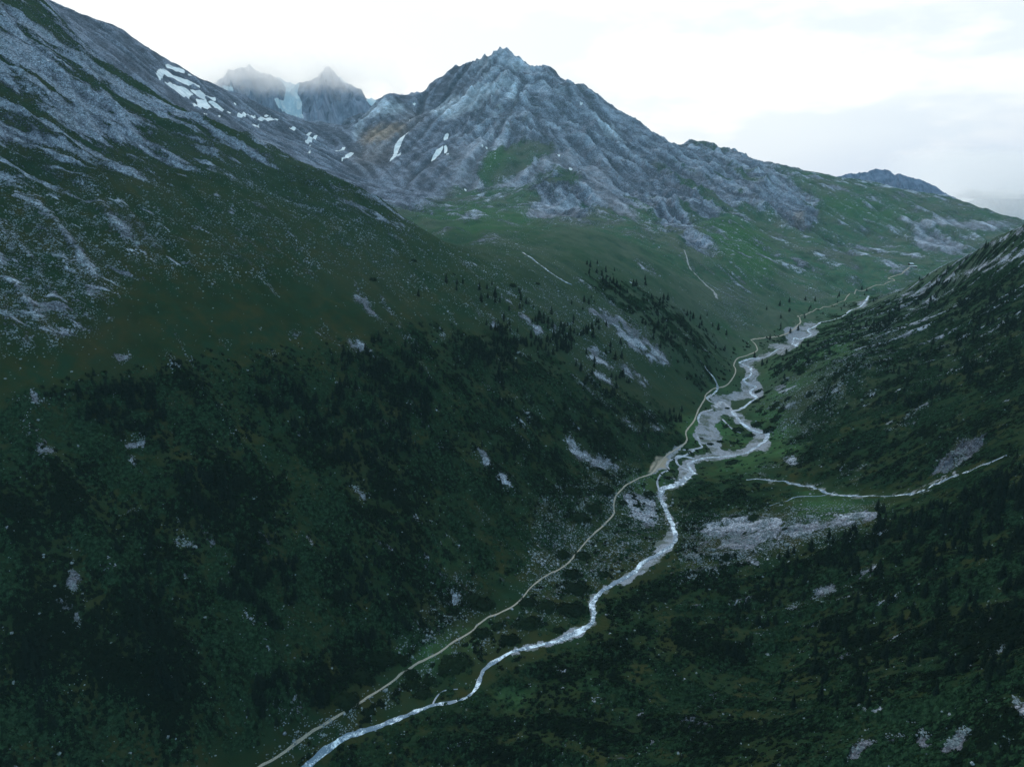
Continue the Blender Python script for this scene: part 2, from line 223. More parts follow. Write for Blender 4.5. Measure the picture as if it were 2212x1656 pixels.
upA = [[(-30,-30),(-30,395),(60,400),(180,415),(250,385),(380,395),(470,380),(540,385),(620,420),(700,455),(780,480),(900,495),(900,440),(500,230),(100,-40)]]
midA = [[(-30,380),(180,400),(560,380),(900,490),(1180,590),(1400,740),(1300,760),(1000,640),(900,640),(760,560),(420,600),(340,520),(180,700),(60,760),(-30,760)]]
midA2 = [[(-30,420),(200,420),(330,470),(420,600),(300,560),(180,700),(60,740),(-30,700)]]
speck = [[(1150,1080),(1340,1000),(1420,1050),(1330,1170),(1250,1260),(1180,1300),(1120,1280),(1150,1200)],[(1340,1060),(1440,1060),(1450,1150),(1400,1200),(1300,1250),(1200,1330),(1120,1360),(1200,1260),(1330,1130)],[(560,1640),(900,1460),(1100,1330),(1120,1350),(950,1440),(700,1600)],
 [(1470,1130),(1560,1110),(1900,1080),(1920,1110),(1850,1150),(1700,1190),(1560,1200),(1500,1250),(1470,1240)],[(1640,860),(1740,820),(1900,700),(1960,680),(1800,900),(1700,960)],[(1520,640),(1600,620),(1640,700),(1570,700)],[(940,1280),(1000,1220),(1040,1320),(980,1340)],[(860,1360),(1000,1300),(980,1380),(880,1420)]]
mRock = [[(690,200),(1100,90),(1480,300),(1700,380),(1780,440),(1740,475),(1600,440),(1560,460),(1420,500),(1400,430),(1340,440),(1230,470),(1130,470),(1160,440),(1180,400),(1060,410),(880,398),(760,392),(700,370)],c3((1480,1500),(1560,1460),(1800,1540),(1900,1600),(1750,1660),(1500,1600)),c3((-60,840),(200,870),(500,980),(800,1080),(720,1130),(500,1035),(720,1090),(620,1130),(300,1090),(100,1010),(-20,980)),c3((660,1430),(700,1360),(800,1330),(900,1390),(870,1460),(760,1480),(680,1470)),c3((1130,1470),(1180,1450),(1240,1480),(1200,1520),(1130,1500)),
  c3((0,1420),(200,1560),(300,1656),(180,1656),(0,1560)),c3((860,1490),(1000,1530),(1150,1600),(1100,1620),(900,1540)),c3((700,1190),(820,1220),(960,1270),(820,1250)),c3((1440,1440),(1540,1420),(1560,1500),(1480,1480))]
mGreen = [c2((880,1150),(900,1060),(960,970),(1150,920),(1390,900),(1360,1000),(1230,1030),(1230,1090),(1100,1130),(950,1200)),c2((1230,1180),(1380,1080),(1500,1090),(1620,1290),(1560,1200),(1400,1140),(1250,1200)),c2((640,1010),(720,980),(760,990),(600,1060)),c2((500,1130),(600,1100),(540,1140)),c2((730,1130),(830,1080),(800,1140))]
mKnob = [c2((1200,1200),(1380,1130),(1560,1180),(1640,1280),(1500,1350),(1380,1330),(1250,1260)),c3((700,1360),(800,1330),(870,1380),(860,1450),(760,1480),(670,1440))]
mScree = [c2((1180,1360),(1250,1310),(1400,1345),(1550,1330),(1640,1280),(1560,1130),(1600,1050),(1760,1100),(1750,1200),(1880,1330),(1990,1500),(1850,1400),(1820,1420),(1700,1330),(1600,1310),(1500,1390),(1350,1410),(1200,1400)),c2((940,1200),(1100,1140),(1240,1080),(1250,1030),(1500,950),(1560,1050),(1280,1100),(1060,1220)),c2((130,1170),(450,1190),(850,1230),(920,1190),(850,1100),(900,1000),(960,950),(1150,900),(900,900),(700,960),(500,1050),(300,1100)),
  c3((1480,1500),(1700,1540),(1900,1600),(1750,1656),(1500,1600)),c3((1420,1430),(1700,1400),(2000,1420),(2200,1440),(2210,1470),(1900,1500),(1700,1470),(1500,1490))]
mBright = [c2((880,1150),(900,1060),(960,970),(1100,930),(1050,1020),(1000,1100),(900,1160)),c2((60,1190),(330,1150),(450,1190),(620,1220),(600,1290),(430,1270),(300,1240)),c2((430,1340),(900,1370),(1180,1400),(1400,1430),(1200,1480),(800,1440)),[(1500,470),(1650,500),(1680,600),(1600,640),(1560,540)],c3((850,1240),(1200,1330),(1500,1370),(1400,1400),(1000,1380))]
ochre = [c2((110,900),(200,820),(330,800),(440,800),(425,850),(350,870),(280,920),(150,940)),c2((900,380),(960,358),(972,366),(850,420)),c3((740,1350),(775,1360),(770,1430),(740,1480),(730,1420))]
ochreF = [c2((100,960),(300,900),(350,880),(340,1000),(200,1060),(60,1100)),c2((400,700),(560,690),(430,850),(380,820))]
snowP = [c1((1070,400),(1110,410),(1190,450),(1195,465),(1130,450),(1080,425)),c1((1005,475),(1040,445),(1060,445),(1150,490),(1290,545),(1290,553),(1160,525),(1060,480),(1040,510)),c1((1065,530),(1130,545),(1200,580),(1250,610),(1220,630),(1140,600)),c1((1230,580),(1300,590),(1395,620),(1390,630),(1320,622),(1340,655),(1260,605)),c1((1240,662),(1280,665),(1270,640),(1330,655),(1360,690),(1370,700),(1260,685)),c1((1340,648),(1420,685),(1500,710),(1420,702)),c1((1380,700),(1480,700),(1430,712)),
 c1((1530,735),(1600,732),(1650,728),(1650,742),(1550,750)),c1((1660,750),(1730,752),(1800,765),(1790,772),(1690,762)),c1((1700,735),(1760,735),(1730,742)),c1((1975,912),(1985,895),(2055,872),(2040,895),(2000,917)),c1((1970,862),(1990,852),(2022,850),(2000,865)),c1((2000,957),(2035,938),(2020,952)),c1((1990,1002),(2015,978),(2000,1002)),c1((295,393),(320,390),(338,398),(335,406)),c1((1870,818),(1935,822),(1900,832)),c1((1200,470),(1280,500),(1275,507)),c1((1315,735),(1345,735),(1330,742)),c1((1410,745),(1430,748),(1415,753)),c1((1580,780),(1680,808),(1675,811)),c1((1830,868),(1870,885),(1860,887)),c1((2145,972),(2212,960),(2200,966)),c1((1515,655),(1528,668),(1518,668)),
 c2((335,1005),(345,950),(380,890),(430,845),(432,855),(400,895),(365,970),(350,1000)),c2((308,1042),(340,1010),(385,978),(375,1000)),c2((578,1030),(610,980),(658,943),(640,975),(600,1015)),c2((660,895),(675,860),(692,853),(680,890)),c2((665,972),(670,940),(684,943),(678,974)),c2((1141,598),(1157,598),(1154,612),(1158,628),(1143,628),(1147,612)),c2((0,1037),(30,1000),(75,978),(70,997),(20,1030)),c2((0,965),(5,955),(25,948),(15,965)),c2((1473,1068),(1485,1070),(1497,1082),(1478,1086)),c2((1395,1005),(1417,1008),(1410,1013)),c2((1543,634),(1568,634),(1550,641)),c2((458,637),(480,630),(470,643)),c2((438,752),(452,748),(442,770)),c2((905,945),(918,942),(912,950)),c2((930,932),(945,925),(940,935)),c2((790,1214),(805,1212),(805,1219)),c2((1400,590),(1460,615),(1430,605)),c2((675,985),(698,978),(685,989)),
 c3((545,1108),(578,1113),(560,1115)),c3((1162,1232),(1180,1240),(1165,1238))]
slabs = [c2((560,720),(700,640),(1050,480),(1090,500),(960,620),(820,700),(780,720),(720,790)),c2((1090,480),(1140,520),(1120,640),(1075,640),(1080,580)),c2((200,700),(260,650),(360,645),(410,660),(400,700),(300,740),(150,760),(100,900),(70,900),(120,780)),c2((1080,380),(1160,390),(1170,410),(1120,430),(1060,400)),c2((1650,770),(1760,760),(1830,880),(1720,840)),c2((1380,570),(1460,600),(1400,600)),c2((1850,950),(1950,980),(1900,975))]
MK = dict(
 rockN=np.maximum(rast(rockN, 1, 2), .9 * lines(rockL, 1)), gravel=np.maximum(rast(gravel, 1, 1), np.maximum(.62 * lines([(17, RIVER[15:])], 2), .5 * lines([(9, TRIB[3:])], 1))), dirt=rast(dirt, 1, 2), brightN=rast(brightN, 1, 9), thick=rast(thick, 1, 10), flat=rast(flat, 1, 6),
 upA=rast(upA, 1, 12), midA=rast(midA, 1, 18), midA2=rast(midA2, 1, 14), speck=rast(speck, 1, 8), mRock=rast(mRock, 1, 5), mGreen=rast(mGreen, 1, 5), mKnob=rast(mKnob, 1, 4), mScree=rast(mScree, 1, 4), mBright=rast(mBright, 1, 8),
 ochre=rast(ochre, 1, 4), ochreF=rast(ochreF, 1, 9), snow=rast(snowP, 1, 1), slabs=rast(slabs, 1, 2))
fan = rast([c9((-20,200),(100,100),(260,30),(560,0),(900,40),(1250,-10),(1290,40),(1060,120),(760,200),(560,260),(420,330),(250,400),(0,450))], .5, 5); MK['gravel'] = bl(MK['gravel'], 1); MK['rockN'] = np.maximum(MK['rockN'], fan * .9)
# ------------------------------------------------------------------ downslope streaks: noise smeared along the fall line of the base surface
def lic(x0, x1, y0, y1, cell, n, seed, sc):
    X, Yy = np.meshgrid(np.arange(x0, x1, cell), np.arange(y0, y1, cell)); Z = base(X, Yy)
    gy, gx = np.gradient(Z, cell); g = np.hypot(gx, gy) + 1e-5; gx /= g; gy /= g
    nz = gn(X / (cell * sc), Yy / (cell * sc), seed) + .5 * gn(X / (cell * sc * .45), Yy / (cell * sc * .45), seed + 5)
    H, Wd = Z.shape; acc = nz.copy(); wt = 1.
    for sgn in (1, -1):
        px = np.tile(np.arange(Wd, dtype=np.float32), (H, 1)); py = np.tile(np.arange(H, dtype=np.float32)[:, None], (1, Wd))
        for k in range(n):
            ix = np.clip(px.astype(np.int32), 0, Wd - 1); iy = np.clip(py.astype(np.int32), 0, H - 1)
            px = px + sgn * gx[iy, ix]; py = py + sgn * gy[iy, ix]
            ix = np.clip((px + .5).astype(np.int32), 0, Wd - 1); iy = np.clip((py + .5).astype(np.int32), 0, H - 1)
            w = 1 - k / n; acc += w * nz[iy, ix]; wt += w
    acc /= wt; acc = bl(acc.astype(np.float32), 1); acc = (acc - acc.mean()) / acc.std()
    def f(x, y):
        a = np.clip((x - x0) / cell, 0, Wd - 1.001); b = np.clip((y - y0) / cell, 0, H - 1.001); i = a.astype(np.int32); j = b.astype(np.int32); a = a - i; b = b - j
        return ((acc[j, i] * (1 - a) + acc[j, i + 1] * a) * (1 - b) + (acc[j + 1, i] * (1 - a) + acc[j + 1, i + 1] * a) * b).astype(np.float32)
    return f
licA = lic(-2400, 2800, 60, 4150, 7., 26, 3, 2.5)
licB = lic(-700, 1300, 60, 1500, 2.5, 26, 9, 2.2)
licC = lic(-2400, 2800, 900, 4150, 16., 22, 21, 3.)
print('lic', time.time() - T0)
# ------------------------------------------------------------------ terrain sheet: a fan of quads, finer near the viewer
Q = globals().get('QUALITY', 1.)
NC, NR = int(1420 * Q), int(1560 * Q)
Y0, Y1, TM = 105., 4150., .99
ty = np.linspace(-TM, TM, NC); dt0 = ty[1] - ty[0]; ly = np.linspace(math.log(Y0), math.log(Y1), NR); yy = np.exp(ly)
T, YY = np.meshgrid(ty, yy); XX = T * YY
B0 = base(XX, YY); print('base', time.time() - T0)
U, V = uv(XX, YY, B0)
near = (YY < 1330) & ~((XX < -20) & (YY > 1000)); near = near | ((XX < 20) & (YY < 960))
nearf = (1 - sm(1180, 1480, YY)) * (1 - sm(925, 1010, YY) * sm(90, -90, XX))
wsc = 6. + YY * .006
wu = gn(XX / wsc, YY / wsc, 201) * 7 + gn(XX / wsc * 2.6, YY / wsc * 2.6, 202) * 3.5; wv = gn(XX / wsc, YY / wsc, 203) * 7 + gn(XX / wsc * 2.6, YY / wsc * 2.6, 204) * 3.5
def SN(k, w=1.): return samp(MK[k], U + wu * w, V + wv * w) * nearf
def SF(k, w=.8): return samp(MK[k], U + wu * w, V + wv * w) * (1 - nearf)
flatm = SN('flat'); la = licA(XX, YY); lb = licB(XX, YY); lc = licC(XX, YY); lcl = la
al = XX * .93 - YY * .36; ac = XX * .36 + YY * .93 + .9 * B0; strat = fbm(al / 70, ac / 13, 4, 141); strat2 = fbm(al / 200, ac / 30, 4, 147)
upA_ = SN('upA'); mrock = SF('mRock'); knob = SF('mKnob'); slab = SF('slabs'); scree = SF('mScree'); grn = SF('mGreen')
blueR = (1 - nearf) * sm(-60, -260, XX + 0 * YY) * sm(1250, 1500, YY); blueR = np.maximum(blueR, (1 - nearf) * sm(1.0, .0, (XX + .14 * YY) / 90.) * sm(1600, 1850, YY))
mrock = np.maximum(mrock * (1 - .9 * grn), blueR)
hi = (1 - nearf) * sm(-120, 60, B0) * sm(900, 1500, XX) * .6
Z = B0.copy()
fine = np.clip(700. / YY, .25, 1)
Z += (fbm(XX / 70, YY / 70, 3, 1) * 5 + fbm(XX / 18, YY / 18, 3, 2) * 1.3) * (1 - .93 * flatm) * np.where(near, 1, 1.4)
Z += la * (1 - flatm) * (.7 * nearf + 2.2 * (1 - nearf)) + lb * .8 * nearf * (1 - flatm)
farw = (1 - nearf)
mr = mrock * (1 - .75 * scree)
mr = mr * (1 - .8 * blueR)
bed = (B0 * .9 + XX * .42 - YY * .10); bal = XX * .7 + YY * .5; led = ridged(bal / 190, bed / 34 + .25 * lc, 4, 161); led2 = fbm(bal / 60, bed / 9, 4, 163)
Z += mr * (la * 2. + (led - .4) * 17 + led2 * 3.5 + (ridged(XX / 230, YY / 230, 5, 31) - .42) * 34 + (ridged(XX / 60 + lc * .3, YY / 60, 4, 37) - .4) * 12 + (ridged(XX / 22, YY / 22, 3, 38) - .4) * 3.5)
Z += knob * ((ridged(XX / 40, YY / 40, 4, 41) - .3) * 22 + 10)
Z += mrock * scree * la * 1.5
Z += farw * (1 - mr) * (fbm(XX / 160, YY / 160, 4, 51) * (14 - 9 * sm(2300, 2600, YY)))
Z += upA_ * ((ridged(al / 130, ac / 38, 4, 61) - .42) * 10 + (ridged(al / 30, ac / 11, 4, 66) - .4) * 3.6 + la * .6)
rkN = SN('rockN') * np.clip(.95 + 1.3 * fbm(XX / 11, YY / 11, 3, 71) + .2 * lb, .15, 1.2); gr = SN('gravel', .6)
thick_ = SN('thick') * (1 - sm(.3, .7, rkN)) * (1 - sm(.2, .5, gr))
patchy = sm(-.25, .15, fbm(XX / 26, YY / 26, 3, 81) + lb * .16 - .12) * (1 - .95 * sm(1000, 690, V + 130 * fbm(XX / 75, YY / 75, 3, 83)) * sm(1000, 800, U))
thick_ = thick_ * (.25 + .75 * patchy)
Z += thick_ * ((1 - np.abs(gn(XX / 3.1, YY / 3.1, 91)) * 1.5) * 1.3 + (1 - np.abs(gn(XX / 1.5, YY / 1.5, 92))) * .5) * fine
Z += gr * (gn(XX / 6, YY / 6, 95) * .25) + rkN * gn(XX / 2.2, YY / 2.2, 96) * .9 * fine
cliff = samp(rast([c6((1600,1420),(1650,1340),(1720,1290),(1780,1180),(1960,1140),(1970,1230),(1850,1330),(1720,1410))], 1, 3), U, V) * nearf
Z += cliff * (ridged(XX / 16, YY / 16, 4, 99) - .3) * 9
# pull the skylines back onto the traced ridges after the relief has been added
for l, sg in ((A_SKY, 26.), (BSKY, 50.), (GSKY, 60.), (MSKY, 50.), (RSKY, 26.)):
    for it in range(2):
        RAT = Z / YY; rows = []
        for u, v, y in l:
            t, r = tr(u, v); i = int((t + TM) / dt0 + .5)
            if not 0 <= i < NC: continue
            j = int(np.searchsorted(ly, math.log(y))); w = int(60 * Q) ; a0 = max(j - w, 0); k = a0 + int(np.argmax(RAT[a0:j + w, i]))
            rows.append((float(t * yy[k]), float(yy[k]), float((r - RAT[k, i]) * yy[k])))
        rows = np.array(rows); sel = (YY > rows[:, 1].min() * .85) & (YY < rows[:, 1].max() * 1.15) & (XX > rows[:, 0].min() - 200) & (XX < rows[:, 0].max() + 200)
        x, y = XX[sel], YY[sel]; num = 0; den = .25
        for a, b, d in rows:
            g = np.exp(-((x - a) ** 2 + ((y - b) * .6) ** 2) / (2 * sg * sg)); num = num + g * d; den = den + g
        Z[sel] += (num / den)
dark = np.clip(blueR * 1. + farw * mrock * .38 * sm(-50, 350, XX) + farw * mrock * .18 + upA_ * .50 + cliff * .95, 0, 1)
print('noise', time.time() - T0)
# attribute layers
rand1 = fbm(XX / 9, YY / 9, 3, 111); rand2 = fbm(XX / 55, YY / 55, 4, 113)
rock = np.clip(rkN, 0, 1)
rock = np.maximum(rock, upA_ * np.clip(.50 + 1.4 * strat + 1.7 * strat2 + .10 * lb - .9 * np.clip(rand2, 0, 1), .10, 1))
rock = np.maximum(rock, SN('midA2') * np.clip(.30 + .14 * lb + .12 * la + .4 * rand2 + .3 * rand1, .04, .8))
rock = np.maximum(rock, SN('midA') * np.clip(.11 + .05 * lb + .2 * rand2, .03, .4))
rock = np.maximum(rock, SN('speck') * np.clip(.22 + .35 * rand1 + .25 * rand2, .03, .6))
rock = np.maximum(rock, SN('thick') * (1 - patchy) * np.clip(.02 + .13 * lb + .12 * la, 0, .7) * sm(1.1, 2.2, lb + .4 * la + rand2 * 2))
Rside = nearf * sm(240, 420, XX) * sm(480, 800, YY)
rock = np.maximum(rock, Rside * sm(.55, 1.5, lb * .9 + .35 * la + rand2 * 2.2) * .95 * sm(-250, -120, Z))
rock = np.maximum(rock, mrock * np.clip(.95 + .05 * la, 0, 1))
rock = np.maximum(rock, farw * np.clip(.20 + .14 * la + .10 * lc + .9 * rand2 + .35 * rand1 + .30 * hi, .03, .85) * (1 - grn))
rock = np.maximum(rock, scree * .9 * (1 - .9 * grn)); rock = np.maximum(rock, knob)
# rough grassy ledges on the lower flanks of the mountain
rock = rock * (1 - farw * .75 * mrock * sm(.2, 1.3, lc + la * .4 - rand2) * sm(150, 20, B0) * (1 - blueR) * (1 - scree) * (1 - knob))
outc = sm(.26, .40, fbm(al / 26, ac / 9, 3, 151) + .06 * lb + .35 * fbm(XX / 90, YY / 90, 2, 153))
outd = sm(.30, .44, fbm(XX / 16, YY / 16, 3, 155) * .55 + .11 * lb + .30 * fbm(XX / 80, YY / 80, 2, 156))
rock = np.maximum(rock, nearf * (1 - flatm) * .85 * np.maximum(outc * np.clip(SN('midA2') + SN('midA') * .6, 0, 1), outd * (SN('thick') * .8 + .15 * SN('midA'))))
hr = np.zeros((1240, 2960), np.float32); RWo, RHo = RW, RH; RW, RH = 2960, 1240
hr = rast([[(a * 4 - 40 + 1, b * 4 - 40 + 1) for a, b in P_] for P_ in snowP], 1, 0); RW, RH = RWo, RHo; hr = bl(hr, 1)
def samphr(u, v):
    x = np.clip(u * 2, 0, 2958).astype(int); y = np.clip(v * 2, 0, 1238).astype(int); return hr[y, x]
snow = np.maximum.reduce([samphr(U + du, V + dv) for du, dv in ((0, 0), (.7, 0), (-.7, 0), (0, .6), (0, -.6))]) * (1 - nearf) * (U < 1470) * (V < 600); sn2 = samphr(U, V) * upA_ * (U < 130) * (V < 600); snow = np.maximum(snow, sn2)
bright = np.maximum(SN('brightN', 1.5) * np.clip(.45 + 1.2 * rand2 + .6 * rand1, .05, .9), SF('mBright') * 1.0)
th = thick_
och = np.maximum(SF('ochre'), .45 * SF('ochreF'))
lich = np.clip(.5 + .17 * la * (1 - .8 * nearf) + farw * (.35 * (led - .45) + .55 * led2) + nearf * (.10 * lb + 1.0 * strat + .7 * strat2), 0, 1)
rosy = np.clip(farw * np.maximum(scree, slab * 0) + rkN * .7 + 0 * th, 0, 1)
dirtm = SN('dirt')
# ------------------------------------------------------------------ lookup on the finished sheet
lY0 = ly[0]; dly = ly[1] - ly[0]; dt = ty[1] - ty[0]
Zf = Z.astype(np.float64)
def look(A, x, y):
    x = np.asarray(x, float); y = np.maximum(np.asarray(y, float), Y0 + .1)
    a = np.clip((x / y + TM) / dt, 0, NC - 1.001); b = np.clip((np.log(y) - lY0) / dly, 0, NR - 1.001); i = a.astype(int); j = b.astype(int); a = a - i; b = b - j
    return (A[j, i] * (1 - a) + A[j, i + 1] * a) * (1 - b) + (A[j + 1, i] * (1 - a) + A[j + 1, i + 1] * a) * b
Hf = lambda x, y: look(Zf, x, y)
RAT = Zf / YY
RMAX = np.maximum.accumulate(RAT, axis=0)
def cast(u, v):
    """first point of the ground that the sight line of a photo point meets"""
    t, r = tr(np.atleast_1d(u), np.atleast_1d(v)); i = np.clip(((t + TM) / dt + .5).astype(int), 0, NC - 1); out = np.empty((len(t), 3))
    for k in range(len(t)):
        col = RMAX[:, i[k]]; j = int(np.searchsorted(col, r[k])); j = min(max(j, 1), NR - 1)
        f = (r[k] - col[j - 1]) / max(col[j] - col[j - 1], 1e-9); y = math.exp(ly[j - 1] + dly * min(max(f, 0), 1)); out[k] = (t[k] * y, y, 0)
    out[:, 2] = Hf(out[:, 0], out[:, 1]); return out
# ------------------------------------------------------------------ node helpers
def nt(m): m.use_nodes = True; t = m.node_tree; t.nodes.clear(); return t
class G:
    def __init__(s, t): s.t = t
    def n(s, ty, **k):
        x = s.t.nodes.new(ty)
        for a, b in k.items():
            if a == 'i':
                for q, w in b.items():
                    if isinstance(w, bpy.types.NodeSocket): s.t.links.new(w, x.inputs[q])
                    else: x.inputs[q].default_value = w
            else: setattr(x, a, b)
        return x
    def math(s, op, a, b=0., clamp=False):
        x = s.n('ShaderNodeMath', operation=op, use_clamp=clamp, i={0: a, 1: b}); return x.outputs[0]
    def mix(s, f, a, b, bt='MIX'):
        x = s.n('ShaderNodeMix', data_type='RGBA', blend_type=bt); x.clamp_factor = True
        for q, w in ((0, f), (6, a), (7, b)):
            if isinstance(w, bpy.types.NodeSocket): s.t.links.new(w, x.inputs[q])
            else: x.inputs[q].default_value = w if not isinstance(w, tuple) or len(w) == 4 else (*w, 1)
        return x.outputs[2]
    def noise(s, v, sc, det=3, rough=.55, **k):
        x = s.n('ShaderNodeTexNoise', i={'Vector': v, 'Scale': sc, 'Detail': det, 'Roughness': rough}); return x.outputs[0]
    def ramp(s, f, *st):
        x = s.n('ShaderNodeMapRange', interpolation_type='SMOOTHSTEP', i={0: f, 1: st[0], 2: st[1], 3: st[2] if len(st) > 2 else 0., 4: st[3] if len(st) > 3 else 1.}); return x.outputs[0]
def finish(g, col, rough=.9, bump=None, bd=1., bs=1., spec=0.):
    b = g.n('ShaderNodeBsdfPrincipled'); o = g.n('ShaderNodeOutputMaterial')
    for q, w in (('Base Color', col), ('Roughness', rough), ('Specular IOR Level', spec)):
        if isinstance(w, bpy.types.NodeSocket): g.t.links.new(w, b.inputs[q])
        else: b.inputs[q].default_value = w if not isinstance(w, tuple) else (*w, 1)
    if bump is not None:
        n = g.n('ShaderNodeBump', i={'Strength': bs, 'Distance': bd, 'Height': bump}); g.t.links.new(n.outputs[0], b.inputs['Normal'])
    g.t.links.new(b.outputs[0], o.inputs[0]); return b
def terrain_mat():
    m = bpy.data.materials.new('mountain_ground'); g = G(nt(m))
    P = g.n('ShaderNodeTexCoord').outputs['Object']
    a1 = g.n('ShaderNodeAttribute', attribute_name='zones'); s1 = g.n('ShaderNodeSeparateColor', i={0: a1.outputs[0]})
    a2 = g.n('ShaderNodeAttribute', attribute_name='cover'); s2 = g.n('ShaderNodeSeparateColor', i={0: a2.outputs[0]})
    a3 = g.n('ShaderNodeAttribute', attribute_name='relief'); s3 = g.n('ShaderNodeSeparateColor', i={0: a3.outputs[0]})
    rock, snow, grav, bright = s1.outputs[0], s1.outputs[1], s1.outputs[2], a1.outputs[3]
    thick, och, lc_, rosy = s2.outputs[0], s2.outputs[1], s2.outputs[2], a2.outputs[3]
    farf, slab_, dirt_, dark_ = s3.outputs[0], s3.outputs[1], s3.outputs[2], a3.outputs[3]
    n1 = g.noise(P, .012, 3); n2 = g.noise(P, .09, 3); n3 = g.noise(P, .7, 2, .6); n4 = g.noise(P, .035, 4, .6)
    # grass and heath
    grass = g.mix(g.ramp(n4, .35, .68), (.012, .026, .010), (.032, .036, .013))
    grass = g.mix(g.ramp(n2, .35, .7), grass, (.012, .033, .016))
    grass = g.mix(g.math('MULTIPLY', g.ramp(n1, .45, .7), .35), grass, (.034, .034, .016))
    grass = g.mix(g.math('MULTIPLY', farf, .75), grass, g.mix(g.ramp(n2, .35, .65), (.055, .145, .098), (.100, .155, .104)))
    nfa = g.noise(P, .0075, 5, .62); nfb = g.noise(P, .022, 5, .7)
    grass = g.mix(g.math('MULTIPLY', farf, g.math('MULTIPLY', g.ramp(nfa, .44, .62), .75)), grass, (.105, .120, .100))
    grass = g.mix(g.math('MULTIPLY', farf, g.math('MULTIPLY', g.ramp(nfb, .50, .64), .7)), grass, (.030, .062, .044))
    grass = g.mix(bright, grass, g.mix(n4, (.030, .110, .048), (.060, .125, .045)))
    # dwarf pine and alder
    vt = g.n('ShaderNodeTexVoronoi', i={'Vector': P, 'Scale': .42, 'Randomness': 1.}); vt2 = g.n('ShaderNodeTexVoronoi', i={'Vector': P, 'Scale': 1.1})
    cellc = g.n('ShaderNodeSeparateColor', i={0: vt.outputs['Color']})
    scrub = g.mix(g.ramp(n4, .42, .60), (.003, .007, .0025), (.009, .026, .009))
    scrub = g.mix(g.math('MULTIPLY', cellc.outputs[0], .6), scrub, (.018, .042, .020))
    scrub = g.mix(g.ramp(n3, .5, .75), scrub, (.005, .011, .006))
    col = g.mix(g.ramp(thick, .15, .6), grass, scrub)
    # stones : voronoi chips appear where the stone density is higher than the chip's own number
    def chips(sc, k0, k1, thr):
        v = g.n('ShaderNodeTexVoronoi', i={'Vector': P, 'Scale': sc}); c = g.n('ShaderNodeSeparateColor', i={0: v.outputs['Color']})
        inn = g.ramp(v.outputs['Distance'], k1, k0)
        return g.math('MULTIPLY', g.math('LESS_THAN', c.outputs[0], thr), inn), c
    dens = g.math('ADD', rock, g.math('MULTIPLY', g.math('SUBTRACT', n2, .5), g.math('MULTIPLY', rock, 1.1)), True)
    k1, cA = chips(.42, .25, .55, g.math('MULTIPLY', dens, .55)); k2, cB = chips(1.25, .3, .6, g.math('MULTIPLY', dens, .85)); k3, cC = chips(.16, .3, .62, g.math('MULTIPLY', g.math('MULTIPLY', dens, .24), farf))
    solid = g.ramp(g.math('ADD', dens, g.math('MULTIPLY', g.math('SUBTRACT', g.noise(P, .45, 4, .7), .5), 1.3)), .48, .66)
    stone = g.math('MAXIMUM', g.math('MAXIMUM', g.math('MULTIPLY', k1, .9), g.math('MULTIPLY', k2, .9)), g.math('MAXIMUM', k3, solid))
    n5 = g.noise(P, .25, 5, .65); n6 = g.noise(P, 1.6, 3, .7)
    rc = g.mix(g.ramp(n5, .30, .70), (.105, .12, .155), (.33, .365, .46))
    rc = g.mix(g.math('MULTIPLY', g.ramp(lc_, .35, .9), .55), rc, (.33, .38, .45))
    rc = g.mix(g.math('MULTIPLY', g.ramp(n6, .5, .75), .65), rc, (.045, .056, .070))
    rc = g.mix(g.math('MULTIPLY', g.ramp(n4, .5, .72), .45), rc, (.085, .100, .070))
    rc = g.mix(g.math('MULTIPLY', rosy, .75), rc, g.mix(g.ramp(n6, .3, .7), (.17, .185, .225), (.41, .43, .50)))
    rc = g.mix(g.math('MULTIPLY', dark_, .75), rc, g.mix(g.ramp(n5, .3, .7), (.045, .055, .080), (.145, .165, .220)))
    rc = g.mix(g.math('MULTIPLY', slab_, .8), rc, (.42, .48, .56))
    rc = g.mix(g.math('MULTIPLY', och, .75), rc, g.mix(n5, (.16, .115, .085), (.33, .245, .175)))
    nf = g.noise(P, .055, 5, .75); nn = g.noise(P, .33, 4, .75)
    vary = g.n('ShaderNodeMix', data_type='FLOAT', i={0: farf, 2: g.math('MULTIPLY', g.ramp(nn, .34, .66, .65, 1.3), g.ramp(lc_, .2, .85, .50, 1.15)), 3: g.math('MULTIPLY', g.ramp(nf, .36, .64, .78, 1.35), g.ramp(lc_, .15, .9, .68, 1.5))}).outputs[0]
    chipv = g.math('MULTIPLY', g.math('ADD', .45, g.math('MULTIPLY', cB.outputs[1], 1.1)), vary); chipc = g.mix(1., rc, g.n('ShaderNodeCombineColor', i={0: chipv, 1: chipv, 2: chipv}).outputs[0], 'MULTIPLY')
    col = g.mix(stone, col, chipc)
    # gravel beds beside the water
    gv = g.mix(g.ramp(n5, .3, .7), (.20, .235, .30), (.35, .39, .47)); gv = g.mix(g.ramp(n6, .42, .6), gv, (.17, .175, .19)); gv = g.mix(g.ramp(g.noise(P, .07, 4, .7), .5, .62), gv, (.10, .12, .11)); gv = g.mix(g.math('MULTIPLY', g.ramp(n2, .5, .75), .5), gv, (.24, .25, .27))
    gm = g.ramp(g.math('ADD', grav, g.math('MULTIPLY', g.math('SUBTRACT', g.noise(P, .14, 4, .7), .5), 2.1)), .40, .52)
    col = g.mix(gm, col, gv); col = g.mix(g.ramp(dirt_, .2, .8), col, (.30, .27, .22))
    sm_ = g.ramp(g.math('ADD', snow, g.math('MULTIPLY', g.math('SUBTRACT', g.noise(P, .05, 4, .7), .5), .6)), .26, .46)
    col = g.mix(sm_, col, g.mix(g.ramp(g.noise(P, .03, 4, .7), .4, .65), (.88, .90, .93), (.58, .62, .68)))
    # relief
    inv = g.math('SUBTRACT', 1., sm_)
